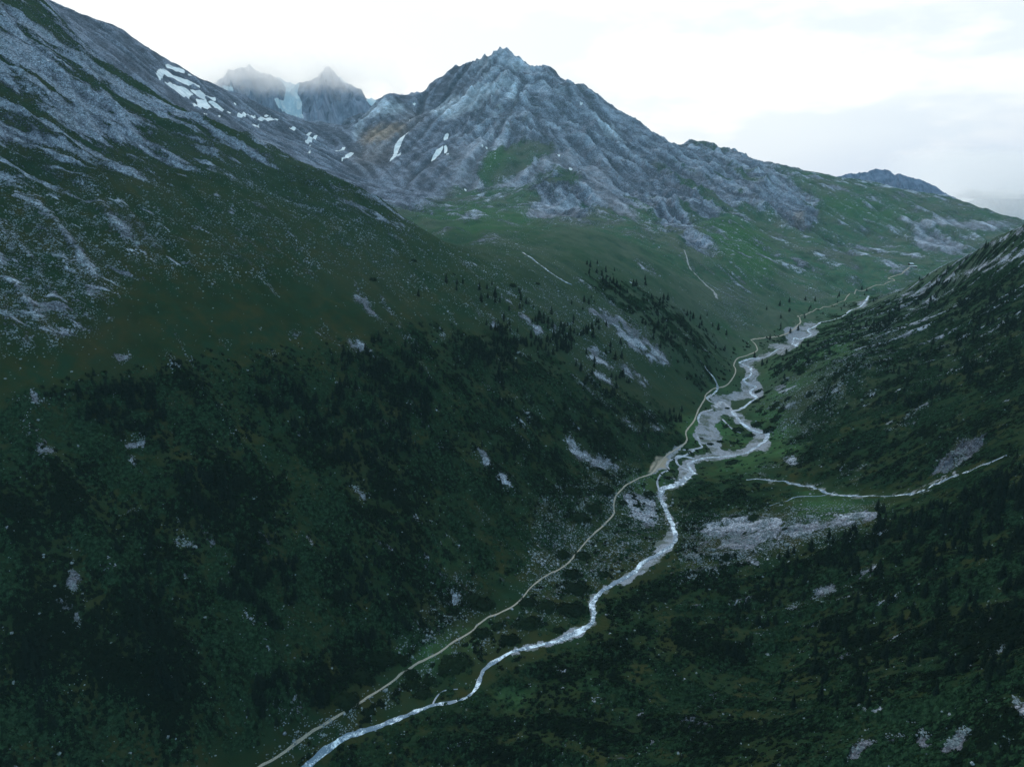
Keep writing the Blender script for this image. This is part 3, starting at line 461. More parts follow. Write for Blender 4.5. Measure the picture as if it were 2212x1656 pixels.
    h = g.math('ADD', g.math('MULTIPLY', g.math('MULTIPLY', n6, stone), .9), g.math('MULTIPLY', g.math('MULTIPLY', n5, stone), 2.2))
    h = g.math('ADD', h, g.math('MULTIPLY', g.math('SUBTRACT', 1., vt.outputs['Distance']), g.math('MULTIPLY', thick, 2.2)))
    h = g.math('ADD', h, g.math('MULTIPLY', g.math('SUBTRACT', 1., vt2.outputs['Distance']), g.math('ADD', g.math('MULTIPLY', thick, .7), .12)))
    h = g.math('ADD', h, g.math('MULTIPLY', n5, g.math('MULTIPLY', farf, 2.5)))
    h = g.math('ADD', h, g.math('MULTIPLY', g.math('MULTIPLY', n2, farf), g.math('MULTIPLY', rock, 5.)))
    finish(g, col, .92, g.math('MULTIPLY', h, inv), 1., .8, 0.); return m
TM_ = terrain_mat()
def simple(name, fn, **k):
    m = bpy.data.materials.new(name); g = G(nt(m)); P = g.n('ShaderNodeTexCoord').outputs['Object']; r = fn(g, P); finish(g, *r, **k); return m
def obj(name, verts, faces=None, mat=None, parent=None, nq=4, smooth=False):
    me = bpy.data.meshes.new(name); v = np.asarray(verts, np.float32); f = np.asarray(faces, np.int32)
    me.vertices.add(len(v)); me.vertices.foreach_set('co', v.ravel()); me.loops.add(f.size); me.loops.foreach_set('vertex_index', f.ravel())
    me.polygons.add(len(f)); me.polygons.foreach_set('loop_start', np.arange(0, f.size, f.shape[1], dtype=np.int32))
    me.update(calc_edges=True); me.polygons.foreach_set('use_smooth', np.full(len(f), smooth)); me.validate() if len(f) < 5000 else None
    if mat: me.materials.append(mat)
    o = bpy.data.objects.new(name, me); C.objects.link(o); o.parent = parent; return o
def tag(o, label=None, cat=None, group=None, kind=None):
    for k, v in (('label', label), ('category', cat), ('group', group), ('kind', kind)):
        if v: o[k] = v
    return o
def colattr(me, name, arr):
    a = me.attributes.new(name, 'FLOAT_COLOR', 'POINT'); a.data.foreach_set('color', np.ascontiguousarray(arr, np.float32).ravel())
# split the sheet into its named pieces of land, each reaching one quad row into nothing: they share their border vertices
zone = np.zeros((NR, NC), np.int8)                       # 0 valley floor
Uc, Vc = uv(XX, YY, Z)
zone[(XX < -20 + 0 * YY) | (Uc < 700)] = 1
rv = np.interp(YY, [105, 289, 592, 714, 945, 1335, 1500], [-250, -104, 137, 277, 318, 681, 900])
zone[near & (XX < rv) & (flatm < .5)] = 1; zone[(XX > rv) & (flatm < .5) & (YY < 1500)] = 2
zone[~near & (YY > 1330)] = 3; zone[~near & (XX < -20)] = 3; zone[~near & (blueR > .5)] = 4; zone[~near & (XX > .33 * YY) & (YY > 1330)] = 5; zone[(~near) & (YY <= 1330) & (XX > -20)] = 0
zone[near & (flatm >= .5)] = 0
names = ['valley_floor', 'left_mountain_slope', 'right_mountain_slope', 'central_mountain', 'snowy_ridge_slope', 'green_spur_hillside']
co = np.stack([XX, YY, Z], -1).reshape(-1, 3)
idx = np.arange(NR * NC).reshape(NR, NC); quads = np.stack([idx[:-1, :-1], idx[:-1, 1:], idx[1:, 1:], idx[1:, :-1]], -1).reshape(-1, 4); qz = zone[:-1, :-1].ravel()
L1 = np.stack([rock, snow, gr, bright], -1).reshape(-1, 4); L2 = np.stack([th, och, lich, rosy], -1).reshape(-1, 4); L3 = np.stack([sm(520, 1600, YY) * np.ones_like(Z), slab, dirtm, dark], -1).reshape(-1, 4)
for k, nm in enumerate(names):
    q = quads[qz == k]; used = np.zeros(NR * NC, bool); used[q.ravel()] = True; re = np.cumsum(used) - 1
    o = obj(nm, co[used], re[q], TM_); tag(o, kind='structure'); me = o.data
    colattr(me, 'zones', L1[used]); colattr(me, 'cover', L2[used]); colattr(me, 'relief', L3[used])
print('terrain', time.time() - T0)
# ------------------------------------------------------------------ water and trail: strips laid on the ground
def resamp(P, Wd, step):
    P = np.asarray(P, float); Wd = np.asarray(Wd, float); n = len(P); out = []; ow = []
    for i in range(n - 1):
        p0, p1, p2, p3 = P[max(i - 1, 0)], P[i], P[i + 1], P[min(i + 2, n - 1)]; L = np.hypot(*(p2 - p1)[:2]); k = max(1, int(L / step))
        for s in np.arange(k) / k: out.append(.5 * (2 * p1 + (p2 - p0) * s + (2 * p0 - 5 * p1 + 4 * p2 - p3) * s * s + (3 * p1 - p0 - 3 * p2 + p3) * s ** 3)); ow.append(Wd[i] * (1 - s) + Wd[i + 1] * s)
    out.append(P[-1]); ow.append(Wd[-1]); return np.array(out), np.array(ow)
def strip(name, pts, hw, mat, lift=.25, step=1.3, wob=.25, across=6, seed=0, label=None):
    pts = np.array(pts, float); P = cast(pts[:, 0], pts[:, 1]); hw = np.broadcast_to(np.asarray(hw, float), (len(pts),)); Dn = np.sqrt((P ** 2).sum(1)); wm = hw * Dn / FV
    Q2, wq = resamp(P, wm, step); T2 = np.gradient(Q2[:, :2], axis=0); T2 /= np.hypot(T2[:, 0], T2[:, 1])[:, None] + 1e-9
    for _ in range(2): T2[1:-1] = (T2[:-2] + T2[1:-1] + T2[2:]) / 3
    Nn = np.stack([-T2[:, 1], T2[:, 0]], -1); s = np.arange(len(Q2)) * step
    wl = wq * (1 + wob * (gn(s / 9, 0 * s + 3.3, seed) + .6 * gn(s / 3, 0 * s + 8.3, seed + 1))); wr = wq * (1 + wob * (gn(s / 8, 0 * s + 13.3, seed + 2) + .6 * gn(s / 3, 0 * s + 28.3, seed + 3)))
    k = np.linspace(-1, 1, across); off = np.where(k < 0, k[None] * wl[:, None], k[None] * wr[:, None]); X = Q2[:, None, 0] + off * Nn[:, None, 0]; Yv = Q2[:, None, 1] + off * Nn[:, None, 1]
    Zv = np.maximum(Hf(X, Yv), 0 * X - 1e9) + lift - .12 * np.abs(k)[None]
    n = len(Q2); ii = np.arange(n * across).reshape(n, across); q = np.stack([ii[:-1, :-1], ii[:-1, 1:], ii[1:, 1:], ii[1:, :-1]], -1).reshape(-1, 4)
    o = obj(name, np.stack([X, Yv, Zv], -1).reshape(-1, 3), q, mat, smooth=True); tag(o, kind='structure', label=label); return o, Q2
def water(name, lo, hi, foam):
    def fn(g, P):
        a = g.noise(P, .28, 5, .65); b = g.noise(P, 1.4, 3, .6); c = g.noise(P, .05, 2)
        f = g.ramp(g.math('ADD', g.math('ADD', a, g.math('MULTIPLY', b, .5)), g.math('MULTIPLY', c, .6)), foam, foam + .22)
        return (g.mix(f, lo, hi), g.math('ADD', .25, g.math('MULTIPLY', f, .5)))
    return simple(name, fn, spec=.4)
rapid = water('mountain_water', (.12, .19, .27), (.74, .85, .97), 1.03); calm = water('shallow_water', (.17, .22, .30), (.36, .43, .52), 1.0)
strip('river', RIVER, np.array(RIVW) * .85, rapid, seed=1, wob=.6); strip('river_upper_course', R2, [3.6] * 16 + [2.3] * (len(R2) - 16 - 12) + [2.0] * 12, water('upper_water', (.18, .25, .34), (.55, .66, .80), .98), seed=5, wob=.6)
for k, (w_, P_) in enumerate(BRAIDS): strip('braided_channel', P_, w_ * .75, calm, seed=20 + k, wob=.4)
strip('side_stream', TRIB, np.array(TRIBW) * .8, rapid, seed=9, wob=.7); strip('side_stream_branch', BR3, 1.0, rapid, seed=31, wob=.6); strip('waterfall_stream', UPSTR, [2, 2.2, 2, 1.9, 1.6, 1.4, 1.3, 1], rapid, seed=33, wob=.6)
strip('small_stream', SMALL, [1, 1.2, 1.3, 1.8, 2, 2, 2, 1.6, 1.4], rapid, seed=35, wob=.6); strip('side_channel', SIDEC, [1.2, 1.4, 1.4, 1.6, 1.6], calm, seed=37)
def tfn(g, P):
    a = g.noise(P, .5, 4, .6); b = g.noise(P, 2.5, 2); return (g.mix(g.ramp(b, .4, .7), g.mix(a, (.30, .27, .23), (.50, .46, .41)), (.22, .20, .17)),)
trm = simple('trodden_earth', tfn)
_, TRW = strip('trail', TRAIL, [1.8] * 18 + [1.5] * 12 + [1.4] * 10 + [1.15] * (len(TRAIL) - 40), trm, lift=.18, wob=.35, seed=41, across=4)
strip('trail_upper_part', TRAIL2, [1.4] * len(TRAIL2), trm, lift=.3, wob=.4, seed=43, across=3); strip('trail_to_hut', TRAIL3, [.9] * 8 + [1.1] * 6, trm, lift=.35, wob=.5, seed=45, across=3)

strip('gully_track', [(1478,540),(1484,560),(1490,577),(1502,592),(1512,603),(1524,614),(1536,624),(1545,634),(1548,645)], [1.2,1.5,1.6,1.6,1.7,2,2.4,3,2.4], simple('gully_scree', lambda g, P: (g.mix(g.noise(P, .6, 3), (.2, .2, .21), (.42, .42, .43)),)), lift=.3, wob=.7, seed=47)
print('strips', time.time() - T0)
# ------------------------------------------------------------------ plants and stones
def foliage(name, a, b):
    def fn(g, P):
        r = g.n('ShaderNodeObjectInfo').outputs['Random']; n = g.noise(P, .6, 2); return (g.mix(g.math('ADD', g.math('MULTIPLY', r, .5), g.math('MULTIPLY', n, .5)), a, b),)
    return simple(name, fn)
fcon = foliage('conifer_needles', (.005, .011, .008), (.010, .021, .013)); fpine = foliage('mountain_pine_needles', (.008, .017, .009), (.016, .032, .014)); bark = simple('bark', lambda g, P: (g.mix(g.noise(P, 3., 2), (.05, .04, .032), (.10, .085, .07)),))
ICO_V = np.array([(0,0,-1),(.7236,-.5257,-.4472),(-.2764,-.8506,-.4472),(-.8944,0,-.4472),(-.2764,.8506,-.4472),(.7236,.5257,-.4472),(.2764,-.8506,.4472),(-.7236,-.5257,.4472),(-.7236,.5257,.4472),(.2764,.8506,.4472),(.8944,0,.4472),(0,0,1)])
ICO_F = np.array([(0,1,2),(1,0,5),(0,2,3),(0,3,4),(0,4,5),(1,5,10),(2,1,6),(3,2,7),(4,3,8),(5,4,9),(1,10,6),(2,6,7),(3,7,8),(4,8,9),(5,9,10),(6,10,11),(7,6,11),(8,7,11),(9,8,11),(10,9,11)])
def tris_cloud(c, nrm, size, R):
    """leafy triangles centred at c, roughly facing nrm"""
    n = len(c); a = R.normal(size=(n, 3)); a -= (a * nrm).sum(1)[:, None] * nrm * .75; a /= np.linalg.norm(a, axis=1)[:, None] + 1e-9; b = np.cross(nrm + R.normal(size=(n, 3)) * .35, a); b /= np.linalg.norm(b, axis=1)[:, None] + 1e-9
    s = np.broadcast_to(np.asarray(size), (n,))[:, None]; v = np.stack([c + a * s, c - a * s * .5 + b * s * .8, c - a * s * .5 - b * s * .8], 1); return v.reshape(-1, 3)
def crown_tris(H, Rr, n, R, sz):
    h = 1 - np.sqrt(R.uniform(0, 1, n)) * .93; wh = np.floor(h * 11) / 11 + .02; h = h * .45 + wh * .55; th = R.uniform(0, 2 * math.pi, n); prof = np.minimum((1 - h) ** .8 * 1.05, .35 + (1 - h) * .9) * (h > .04)
    lob = 1 + .22 * np.sin(th * 3 + h * 9) + .15 * np.sin(th * 5 - h * 14); r = Rr * prof * lob * R.uniform(.45, 1, n) ** .6; c = np.stack([r * np.cos(th), r * np.sin(th), H * (h * .93 + .05) - r * .25], -1)
    nrm = np.stack([np.cos(th) * .6, np.sin(th) * .6, np.full(n, .75)], -1); nrm /= np.linalg.norm(nrm, axis=1)[:, None]; return tris_cloud(c, nrm, sz * (.6 + .6 * (1 - h)), R)
def cone(H0, H1, r0, k, lean=0.):
    a = np.arange(k) / k * 2 * math.pi; v = [(r0 * math.cos(q), r0 * math.sin(q), H0) for q in a] + [(lean, 0, H1)]; return np.array(v), [(i, (i + 1) % k, k) for i in range(k)]
def join(parts):
    V_, F_, o = [], [], 0
    for v, f in parts: V_.append(v); F_.append(np.asarray(f) + o); o += len(v)
    return np.vstack(V_), np.vstack(F_)
def soup(v): return v, np.arange(len(v)).reshape(-1, 3)
Rt = np.random.RandomState(11); TREES = []
for k in range(6):
    H = 1.; Rr = (.17, .2, .15, .23, .185, .21)[k]
    v, f = join([soup(crown_tris(H, Rr, 420, Rt, .05)), cone(.06, .93, Rr * .55, 7)]); tv, tf = cone(-.12, .8, .018, 6)
    mc = obj('crown', v, f, fcon); mt = obj('trunk', tv, tf, bark); TREES.append((mt.data, mc.data)); bpy.data.objects.remove(mc); bpy.data.objects.remove(mt)
SH = []
def dome(n, R, flatn, sz):
    th = R.uniform(0, 2 * math.pi, n); cz = R.uniform(0, 1, n); rr = np.sqrt(1 - cz * cz); lob = 1 + .16 * np.sin(th * 2 + 1) + .12 * np.sin(th * 5 + 2) + R.normal(size=n) * .05; nrm = np.stack([rr * np.cos(th), rr * np.sin(th), cz], -1)
    c = nrm * lob[:, None] * R.uniform(.82, 1.04, n)[:, None]; c[:, 2] *= flatn; return tris_cloud(c, nrm, sz * R.uniform(.6, 1.3, n), R)
for k in range(5):
    cv = ICO_V * .86; cv[:, 2] *= .33; v, f = join([soup(dome(700, Rt, .42, .11)), (cv, ICO_F)]); o = obj('s', v, f, fpine); SH.append(o.data); bpy.data.objects.remove(o)
rkm = simple('boulder_stone', lambda g, P: (g.mix(g.ramp(g.noise(P, .9, 4, .6), .35, .7), (.11, .13, .15), g.mix(g.n('ShaderNodeObjectInfo').outputs['Random'], (.20, .26, .28), (.30, .37, .40))),), bump=None)
def rockv(R, sub=0):
    v = ICO_V.copy(); v *= (1 + R.uniform(-.28, .28, (12, 1))); v[:, 2] *= R.uniform(.55, .9); v[:, 0] *= R.uniform(.9, 1.4); v[:, 2] += .12; return v
BK = []
for k in range(8): o = obj('b', rockv(Rt), ICO_F, rkm); BK.append(o.data); bpy.data.objects.remove(o)
def sample(ras, n, R):
    p = ras.astype(np.float64).ravel(); p /= p.sum(); i = R.choice(len(p), n, p=p); yv, xv = np.unravel_index(i, ras.shape); u = (xv + R.uniform(0, 1, n) - 20) * 2; v = (yv + R.uniform(0, 1, n) - 20) * 2; ok = (u > -30) & (u < 2240) & (v > 0) & (v < 1690); return u[ok], v[ok]
def scatter_merge(name, protoV, protoF, pos, scl, mat, R, tilt=0., label=None, zs=1.):
    n = len(pos); k = len(protoV); out = np.empty((n, protoV[0].shape[0], 3), np.float32); pick = R.randint(0, k, n); a = R.uniform(0, 2 * math.pi, n); c, s = np.cos(a), np.sin(a)
    for j in range(k):
        m = pick == j; v = protoV[j]; x = v[None, :, 0] * c[m, None] - v[None, :, 1] * s[m, None]; y = v[None, :, 0] * s[m, None] + v[None, :, 1] * c[m, None]; z = np.broadcast_to(v[None, :, 2], x.shape)
        q = np.stack([x, y, z], -1) * scl[m, None, None]
        if tilt is not None and np.ndim(tilt): q[..., 2] += q[..., 0] * tilt[m, 0, None] + q[..., 1] * tilt[m, 1, None]
        out[m] = q + pos[m, None, :]
    f = (np.arange(n)[:, None, None] * protoV[0].shape[0] + protoF[None]).reshape(-1, 3); o = obj(name, out.reshape(-1, 3), f, mat); tag(o, kind='stuff', label=label); return o
def slope_at(P):
    e = 3.; return np.stack([(Hf(P[:, 0] + e, P[:, 1]) - Hf(P[:, 0] - e, P[:, 1])) / (2 * e), (Hf(P[:, 0], P[:, 1] + e) - Hf(P[:, 0], P[:, 1] - e)) / (2 * e)], -1)
# trees --------------------------------------------------------------
dense = [c5((700,560),(900,480),(1080,380),(1300,370),(1560,470),(1600,560),(1480,640),(1380,640),(1250,560),(1150,700),(1060,1030),(980,1000),(940,760),(800,700)),c5((0,650),(200,600),(470,620),(620,900),(640,1000),(500,1250),(420,1400),(150,1400),(0,1300)),
 c4((1650,750),(2212,950),(2212,1350),(1800,1050),(1650,960)),c4((500,800),(1050,900),(1100,1250),(700,1150),(480,900)),c4((1180,1350),(1500,1400),(1560,1656),(1150,1656)),c7((780,100),(1000,250),(1150,900),(1250,1250),(880,1100),(800,600)),c7((1560,200),(1700,180),(1900,300),(1850,820),(1650,700),(1400,520)),c7((1700,1000),(2180,1150),(2000,1350),(1850,1550),(1600,1300)),c7((150,700),(300,900),(400,1200),(300,1450),(150,1200)),
 c9((650,330),(1000,200),(1300,0),(2000,0),(2240,60),(2240,330),(1500,380),(1280,420),(1000,450),(820,560),(640,600),(500,900),(250,1080),(140,1000),(400,720)),c6((1380,1640),(1560,1500),(1900,1440),(2240,1330),(2240,1700),(1360,1700))]
med = [c5((1500,300),(1700,330),(1800,520),(1900,900),(1700,900),(1560,620)),c5((1560,30),(1800,120),(2212,360),(2212,640),(2050,560),(1850,380),(1700,250)),c6((0,330),(120,420),(300,520),(200,620),(0,560)),c5((1500,650),(1950,1000),(2212,980),(2200,1150),(1900,1100),(1560,900)),c6((1780,250),(2212,120),(2260,700),(1500,1000),(1180,980),(1400,760),(1700,560)),c6((980,480),(1400,300),(1700,200),(1500,420),(1150,560)),c9((1200,450),(2240,400),(2240,1100),(1200,1300),(500,1300),(900,800)),c8((0,200),(420,300),(520,700),(300,900),(0,800))]
spars = [c5((700,180),(1050,170),(1450,330),(1200,380),(850,330)),c5((900,1150),(1400,1250),(1350,1400),(1000,1380)),c5((1150,950),(1500,1000),(1480,1150),(1200,1100)),c6((580,380),(700,360),(720,500),(600,480)),c6((400,600),(850,580),(1200,350),(1300,420),(900,700),(600,800)),c8((520,280),(920,320),(900,480),(560,450)),z4((0,700),(600,600),(1200,400),(1900,50),(2000,150),(900,720),(400,900)),c6((380,500),(520,560),(640,520)),c6((800,240),(1220,280),(700,420),(480,380))]
trR = np.maximum.reduce([rast(dense, 1, 7) * (1 - .45 * ((np.arange(RW)[None] > 800) & (np.arange(RH)[:, None] > 620))), rast(med, .38, 6), rast(spars, .16, 4)]); stone = np.maximum(MK['rockN'], MK['gravel']); trR = trR * (1 - np.clip(stone * 1.5, 0, 1)); 
cl_ = gn(*(np.meshgrid(np.arange(RW) / 22., np.arange(RH) / 16.)), 301); trR = trR * np.clip(.35 + 1.2 * cl_, .03, 1.5) * (1 - np.clip(lines([(34, [(a, b + 14) for a, b in TRIB])], 1) * 1.3, 0, 1))
vv = (np.arange(RH)[:, None] - 20) * 2.; trR = trR * np.interp(vv, [300, 600, 1000, 1400, 1656], [1.5, 1.5, .8, .42, .3])
Rn = np.random.RandomState(5); u, v = sample(trR, 2300, Rn)
hand = np.array([c5(q)[0] for q in [(1230,590),(1340,650),(1395,620),(1275,420),(1312,440),(1360,380),(1440,460),(1640,690),(1550,750),(1645,850),(1718,900),(1780,860),(1850,1000),(1275,1100),(988,1270),(1038,1270),(1104,1280),(1070,1310),(1197,1340),(1278,1345),(910,1240),(675,1255),(578,1300),(740,740),(500,265),(680,180),(748,185),(787,180),(943,215),(745,225),(1110,990),(1950,1140),(1988,1150),(1965,1200),(2152,1010),(1425,810)]] + [c6(q)[0] for q in [(632,405),(633,460),(745,485),(694,500),(280,515),(105,470),(192,460),(855,295),(1115,380),(1090,385),(1155,405),(808,590),(948,640),(1360,760),(1395,770),(1450,690),(1980,400),(2140,235),(2110,290)]])
u = np.r_[hand[:, 0], u]; v = np.r_[hand[:, 1], v]; TP = cast(u, v); ok = (TP[:, 1] < 1500) & (TP[:, 1] > 150)
dr = np.array([np.min((TRW[:, 0] - p[0]) ** 2 + (TRW[:, 1] - p[1]) ** 2) for p in TP]); ok &= dr > 30
TP, u, v = TP[ok], u[ok], v[ok]; hh = np.clip(Rn.normal(7.6, 2.0, len(TP)), 4.2, 12.5); hh[:40] = np.clip(hh[:40], 7, 11); hh *= np.interp(TP[:, 1], [200, 500, 900], [.82, 1, 1.12])
order = np.argsort(-hh / np.linalg.norm(TP, axis=1)); big, rest = order[:300], order[300:]
def where(u, v):
    if u > 1900 and v > 1500: return 'in the bottom right corner above the pale stone patches'
    if u > 1350 and v > 1330: return 'on the dark lower right slope across the river from the trail'
    if u > 1900 and v > 1060: return 'below the white side stream at the right edge'
    if u > 1400 and v > 1060: return 'beside the grey stone fan on the right bank'
    if u > 1900 and v > 800: return 'above the white side stream on the right slope'
    if u > 1900: return 'high on the right slope among the pale scree stripes'
    if u > 1640 and v > 600: return 'at the foot of the right slope near the gravel river bed'
    if u > 1560: return 'on the grassy ground below the mountain hut'
    if u > 1380 and v < 760: return 'on the green slope below the long gully track'
    if u > 1250 and v < 1000: return 'between the long grey scree tongues of the left slope'
    if u > 1000 and v < 760: return 'at the upper tree line of the left slope under the hanging meadow'
    if u > 1000 and v < 1100: return 'on the open green slope left of the braided river'
    if u > 860 and v > 1250: return 'just above the pale trail in the lower middle'
    if u > 700 and v < 1000: return 'in the thick stand in the middle of the left slope'
    if u > 560 and v < 1300: return 'in the dark scrub left of the middle of the slope'
    if u > 400 and v >= 1300: return 'low on the left slope where the trail leaves the picture'
    if v < 1000: return 'on the dark left slope under the boulder meadows'
    if v < 1350: return 'in the dark scrub near the left edge'
    return 'in the bottom left corner of the dark slope'
for n_, i in enumerate(big):
    p = TP[i]; h = hh[i]; e = bpy.data.objects.new('conifer_tree', None); C.objects.link(e); e.location = p - np.array([0, 0, .15]); e.rotation_euler = (0, 0, Rn.uniform(0, 6.28)); wd = Rn.uniform(.85, 1.15); e.scale = (h * wd, h * wd, h); e.empty_display_size = .1
    sz = 'tall' if h > 9.3 else ('small' if h < 6.4 else 'middle-sized'); wh = where(u[i], v[i]); tag(e, '%s dark conifer %s' % (sz, wh), 'tree', 'conifers ' + wh)
    mt, mc = TREES[n_ % 6]
    for nm, md in (('trunk', mt), ('crown', mc)): q = bpy.data.objects.new(nm, md); C.objects.link(q); q.parent = e
lo = [join([soup(crown_tris(1., (.17, .2, .15)[k], 70, Rt, .10)), cone(.02, .95, .11, 5)]) for k in range(3)]
sc_ = hh[rest]; scatter_merge('distant_conifers', [a[0] for a in lo], lo[0][1], TP[rest] - [0, 0, .15], sc_, fcon, Rn, label='many small dark conifers dotted over the far parts of the slopes')
print('trees', time.time() - T0)
# traced dwarf pine clumps on the valley floor ------------------------
SHR = [(c8((900,600))[0],110,'large dark dwarf pine mass left of the trail, in the lower middle'),(c8((1210,730))[0],82,'big round dwarf pine between the trail and the river where they first part'),(c8((1090,835))[0],62,None),(c8((910,790))[0],58,None),(c8((1010,745))[0],38,None),(c8((740,985))[0],95,'long dark dwarf pine just right of the trail above the river bend'),(c8((665,1048))[0],34,None),(c8((570,1102))[0],42,None),(c8((455,1120))[0],50,None),(c8((530,1185))[0],50,None),(c8((446,1055))[0],44,None),(c8((400,965))[0],48,None),(c8((250,960))[0],85,None),(c8((140,1075))[0],68,None),(c8((35,1225))[0],75,'dark dwarf pine touching the trail near the bottom edge'),(c8((175,1300))[0],36,None),(c8((1410,772))[0],36,None),(c8((1500,640))[0],90,'wide dwarf pine on the left bank inside the river bend'),(c8((1490,410))[0],62,None),(c8((1700,410))[0],40,None),(c8((1330,622))[0],68,None),(c8((1210,590))[0],55,None),(c8((1520,500))[0],88,None),(c8((1548,40))[0],58,None),(c8((1820,95))[0],32,None),(c8((1560,290))[0],48,None),(c8((1430,280))[0],42,None),
 (c5((1500,1530))[0],54,None),(c5((1700,1512))[0],56,'dark round dwarf pine on the grey stones above the trail bend'),(c5((1822,1600))[0],30,None),(c5((1663,1600))[0],20,None),(c5((1630,1640))[0],50,None),(c5((1910,1620))[0],22,None),(c5((1992,1545))[0],38,None),(c5((2112,1440))[0],27,None),(c5((2140,1395))[0],20,None),
 (c6((355,1130))[0],34,'largest dwarf pine on the green island between the river arms'),(c6((277,1105))[0],20,None),(c6((432,1165))[0],29,None),(c6((240,1205))[0],22,None),(c6((176,1220))[0],20,None),(c6((326,1215))[0],20,None),(c6((372,1220))[0],18,None),(c6((120,1183))[0],12,None),(c6((320,1340))[0],42,None),(c6((480,1095))[0],34,None),(c6((495,1005))[0],24,None),(c6((585,990))[0],24,None),(c6((530,1025))[0],20,None),(c6((605,965))[0],32,None),(c6((490,880))[0],24,None),(c6((470,948))[0],24,None),(c6((515,920))[0],22,None),(c6((287,990))[0],15,'small upright bush standing alone on the grey gravel of the river bed'),(c6((550,885))[0],22,None),(c6((640,1000))[0],24,None),(c6((680,930))[0],22,None),(c6((600,1060))[0],34,None),(c6((560,1130))[0],40,None),(c6((265,800))[0],14,None),(c6((660,820))[0],24,None),(c6((1000,780))[0],30,None),(c6((900,800))[0],24,None),(c6((760,760))[0],20,None),(c6((820,900))[0],24,None),(c6((1150,560))[0],22,None),(c6((700,690))[0],28,None),
 (c5((205,155))[0],22,None),(c5((1110,192))[0],20,None),(c5((1272,182))[0],14,None),(c5((728,120))[0],12,None),(c5((470,32))[0],16,None),(c9((275,300))[0],40,'dark dwarf pine at the lower edge of the grey stone fan'),(c9((455,40))[0],32,None),(c9((340,40))[0],40,None),(c9((660,115))[0],18,None),(c9((400,145))[0],16,None)]
SP = cast([s[0][0] for s in SHR], [s[0][1] for s in SHR])
def swhere(u, v):
    if u < 780: return 'beside the trail near the bottom edge of the picture', 'lower trail'
    if v > 1400: return 'between the trail and the lowest river bend', 'lowest bend'
    if u < 1340 and v > 1180: return 'between the trail and the white river in the lower middle', 'lower middle'
    if u < 1480 and v > 1040: return 'among pale stones beside the trail under the left slope', 'stony trail side'
    if u < 1300: return 'alone on the open grass of the left slope', 'left slope'
    if v > 1060: return 'on the grey stone fan of the right bank', 'stone fan'
    if u < 1620 and v > 880: return 'on the green islands of the braided river', 'green islands'
    return 'in the meadow right of the braided river', 'right meadow'
for k, ((uu, vv_), rad, lb_) in enumerate(SHR):
    p = SP[k]; r = rad * K / FV * np.linalg.norm(p) * 1.0; a, b_ = swhere(uu, vv_)
    lb_ = lb_ or ('%s dark dwarf pine bush %s' % ('broad' if r > 4.6 else ('small' if r < 3 else 'rounded'), a))
    o = bpy.data.objects.new('mountain_pine_shrub', SH[k % 5]); C.objects.link(o); o.location = (p[0], p[1], p[2] - .1 * r); fac = 1.45 if k == 53 else 1.; o.scale = (r, r * Rn.uniform(.8, 1.1), r * fac * Rn.uniform(.9, 1.2)); s_ = slope_at(p[None])[0]; o.rotation_euler = (math.atan(s_[1]), -math.atan(s_[0]), 0); tag(o, lb_, 'shrub', 'dwarf pines: ' + b_)
# scrub ----------------------------------------------------------------
thR = MK['thick'] * (1 - np.clip(stone * 1.6, 0, 1)) * (1 - np.clip(lines([(10, [(a, b + 4) for a, b in TRIB])], 1) * 1.4, 0, 1)); flr = MK['flat'] * (1 - np.clip(MK['gravel'] * 3, 0, 1)) * (1 - np.clip(lines([(20, RIVER), (16, R2), (12, TRAIL)], 1) * 2, 0, 1)) * .55
u, v = sample(np.maximum(thR, flr) * np.interp(vv, [300, 900, 1656], [1.6, 1., .8]), 90000, Rn); P = cast(u, v)
thv = look(th, P[:, 0], P[:, 1]); ok = ((thv > Rn.uniform(.05, .7, len(P))) | (look(flatm, P[:, 0], P[:, 1]) * (look(rand1, P[:, 0], P[:, 1]) > .03) * (look(gr, P[:, 0], P[:, 1]) < .15) > .4)) & (P[:, 1] < 1350); dr = np.array([np.min((TRW[::6, 0] - p[0]) ** 2 + (TRW[::6, 1] - p[1]) ** 2) for p in P[ok]]); P = P[ok][dr > 25]
Rs = np.random.RandomState(23); lw = []
for k in range(4): cv = ICO_V * np.array([.8, .8, .42]); lw.append(join([soup(dome(16, Rs, .7, .42)), (cv, ICO_F[5:])]))
def two(name, m, P, lab): scatter_merge(name, [a[0] for a in lw], lw[0][1], P, Rs.uniform(.7, 1.9, len(P)) * np.interp(P[:, 1], [200, 1000], [.75, 1.25]), m, Rs, tilt=slope_at(P), label=lab)
sel = look(rand2, P[:, 0], P[:, 1]) + Rs.normal(size=len(P)) * .16 > .0
two('alder_scrub', simple('alder_leaves', lambda g, Q_: (g.mix(g.ramp(g.noise(Q_, .5, 4, .7), .35, .65), (.006, .018, .008), (.026, .062, .030)),)), P[sel], 'grey-green alder scrub covering the slopes in patches'); two('dwarf_pine_scrub', simple('dwarf_pine_mass', lambda g, Q_: (g.mix(g.noise(Q_, .3, 3), (.003, .007, .004), (.008, .016, .008)),)), P[~sel], 'dark dwarf pine scrub covering the slopes in patches')
print('scrub', len(P), time.time() - T0)
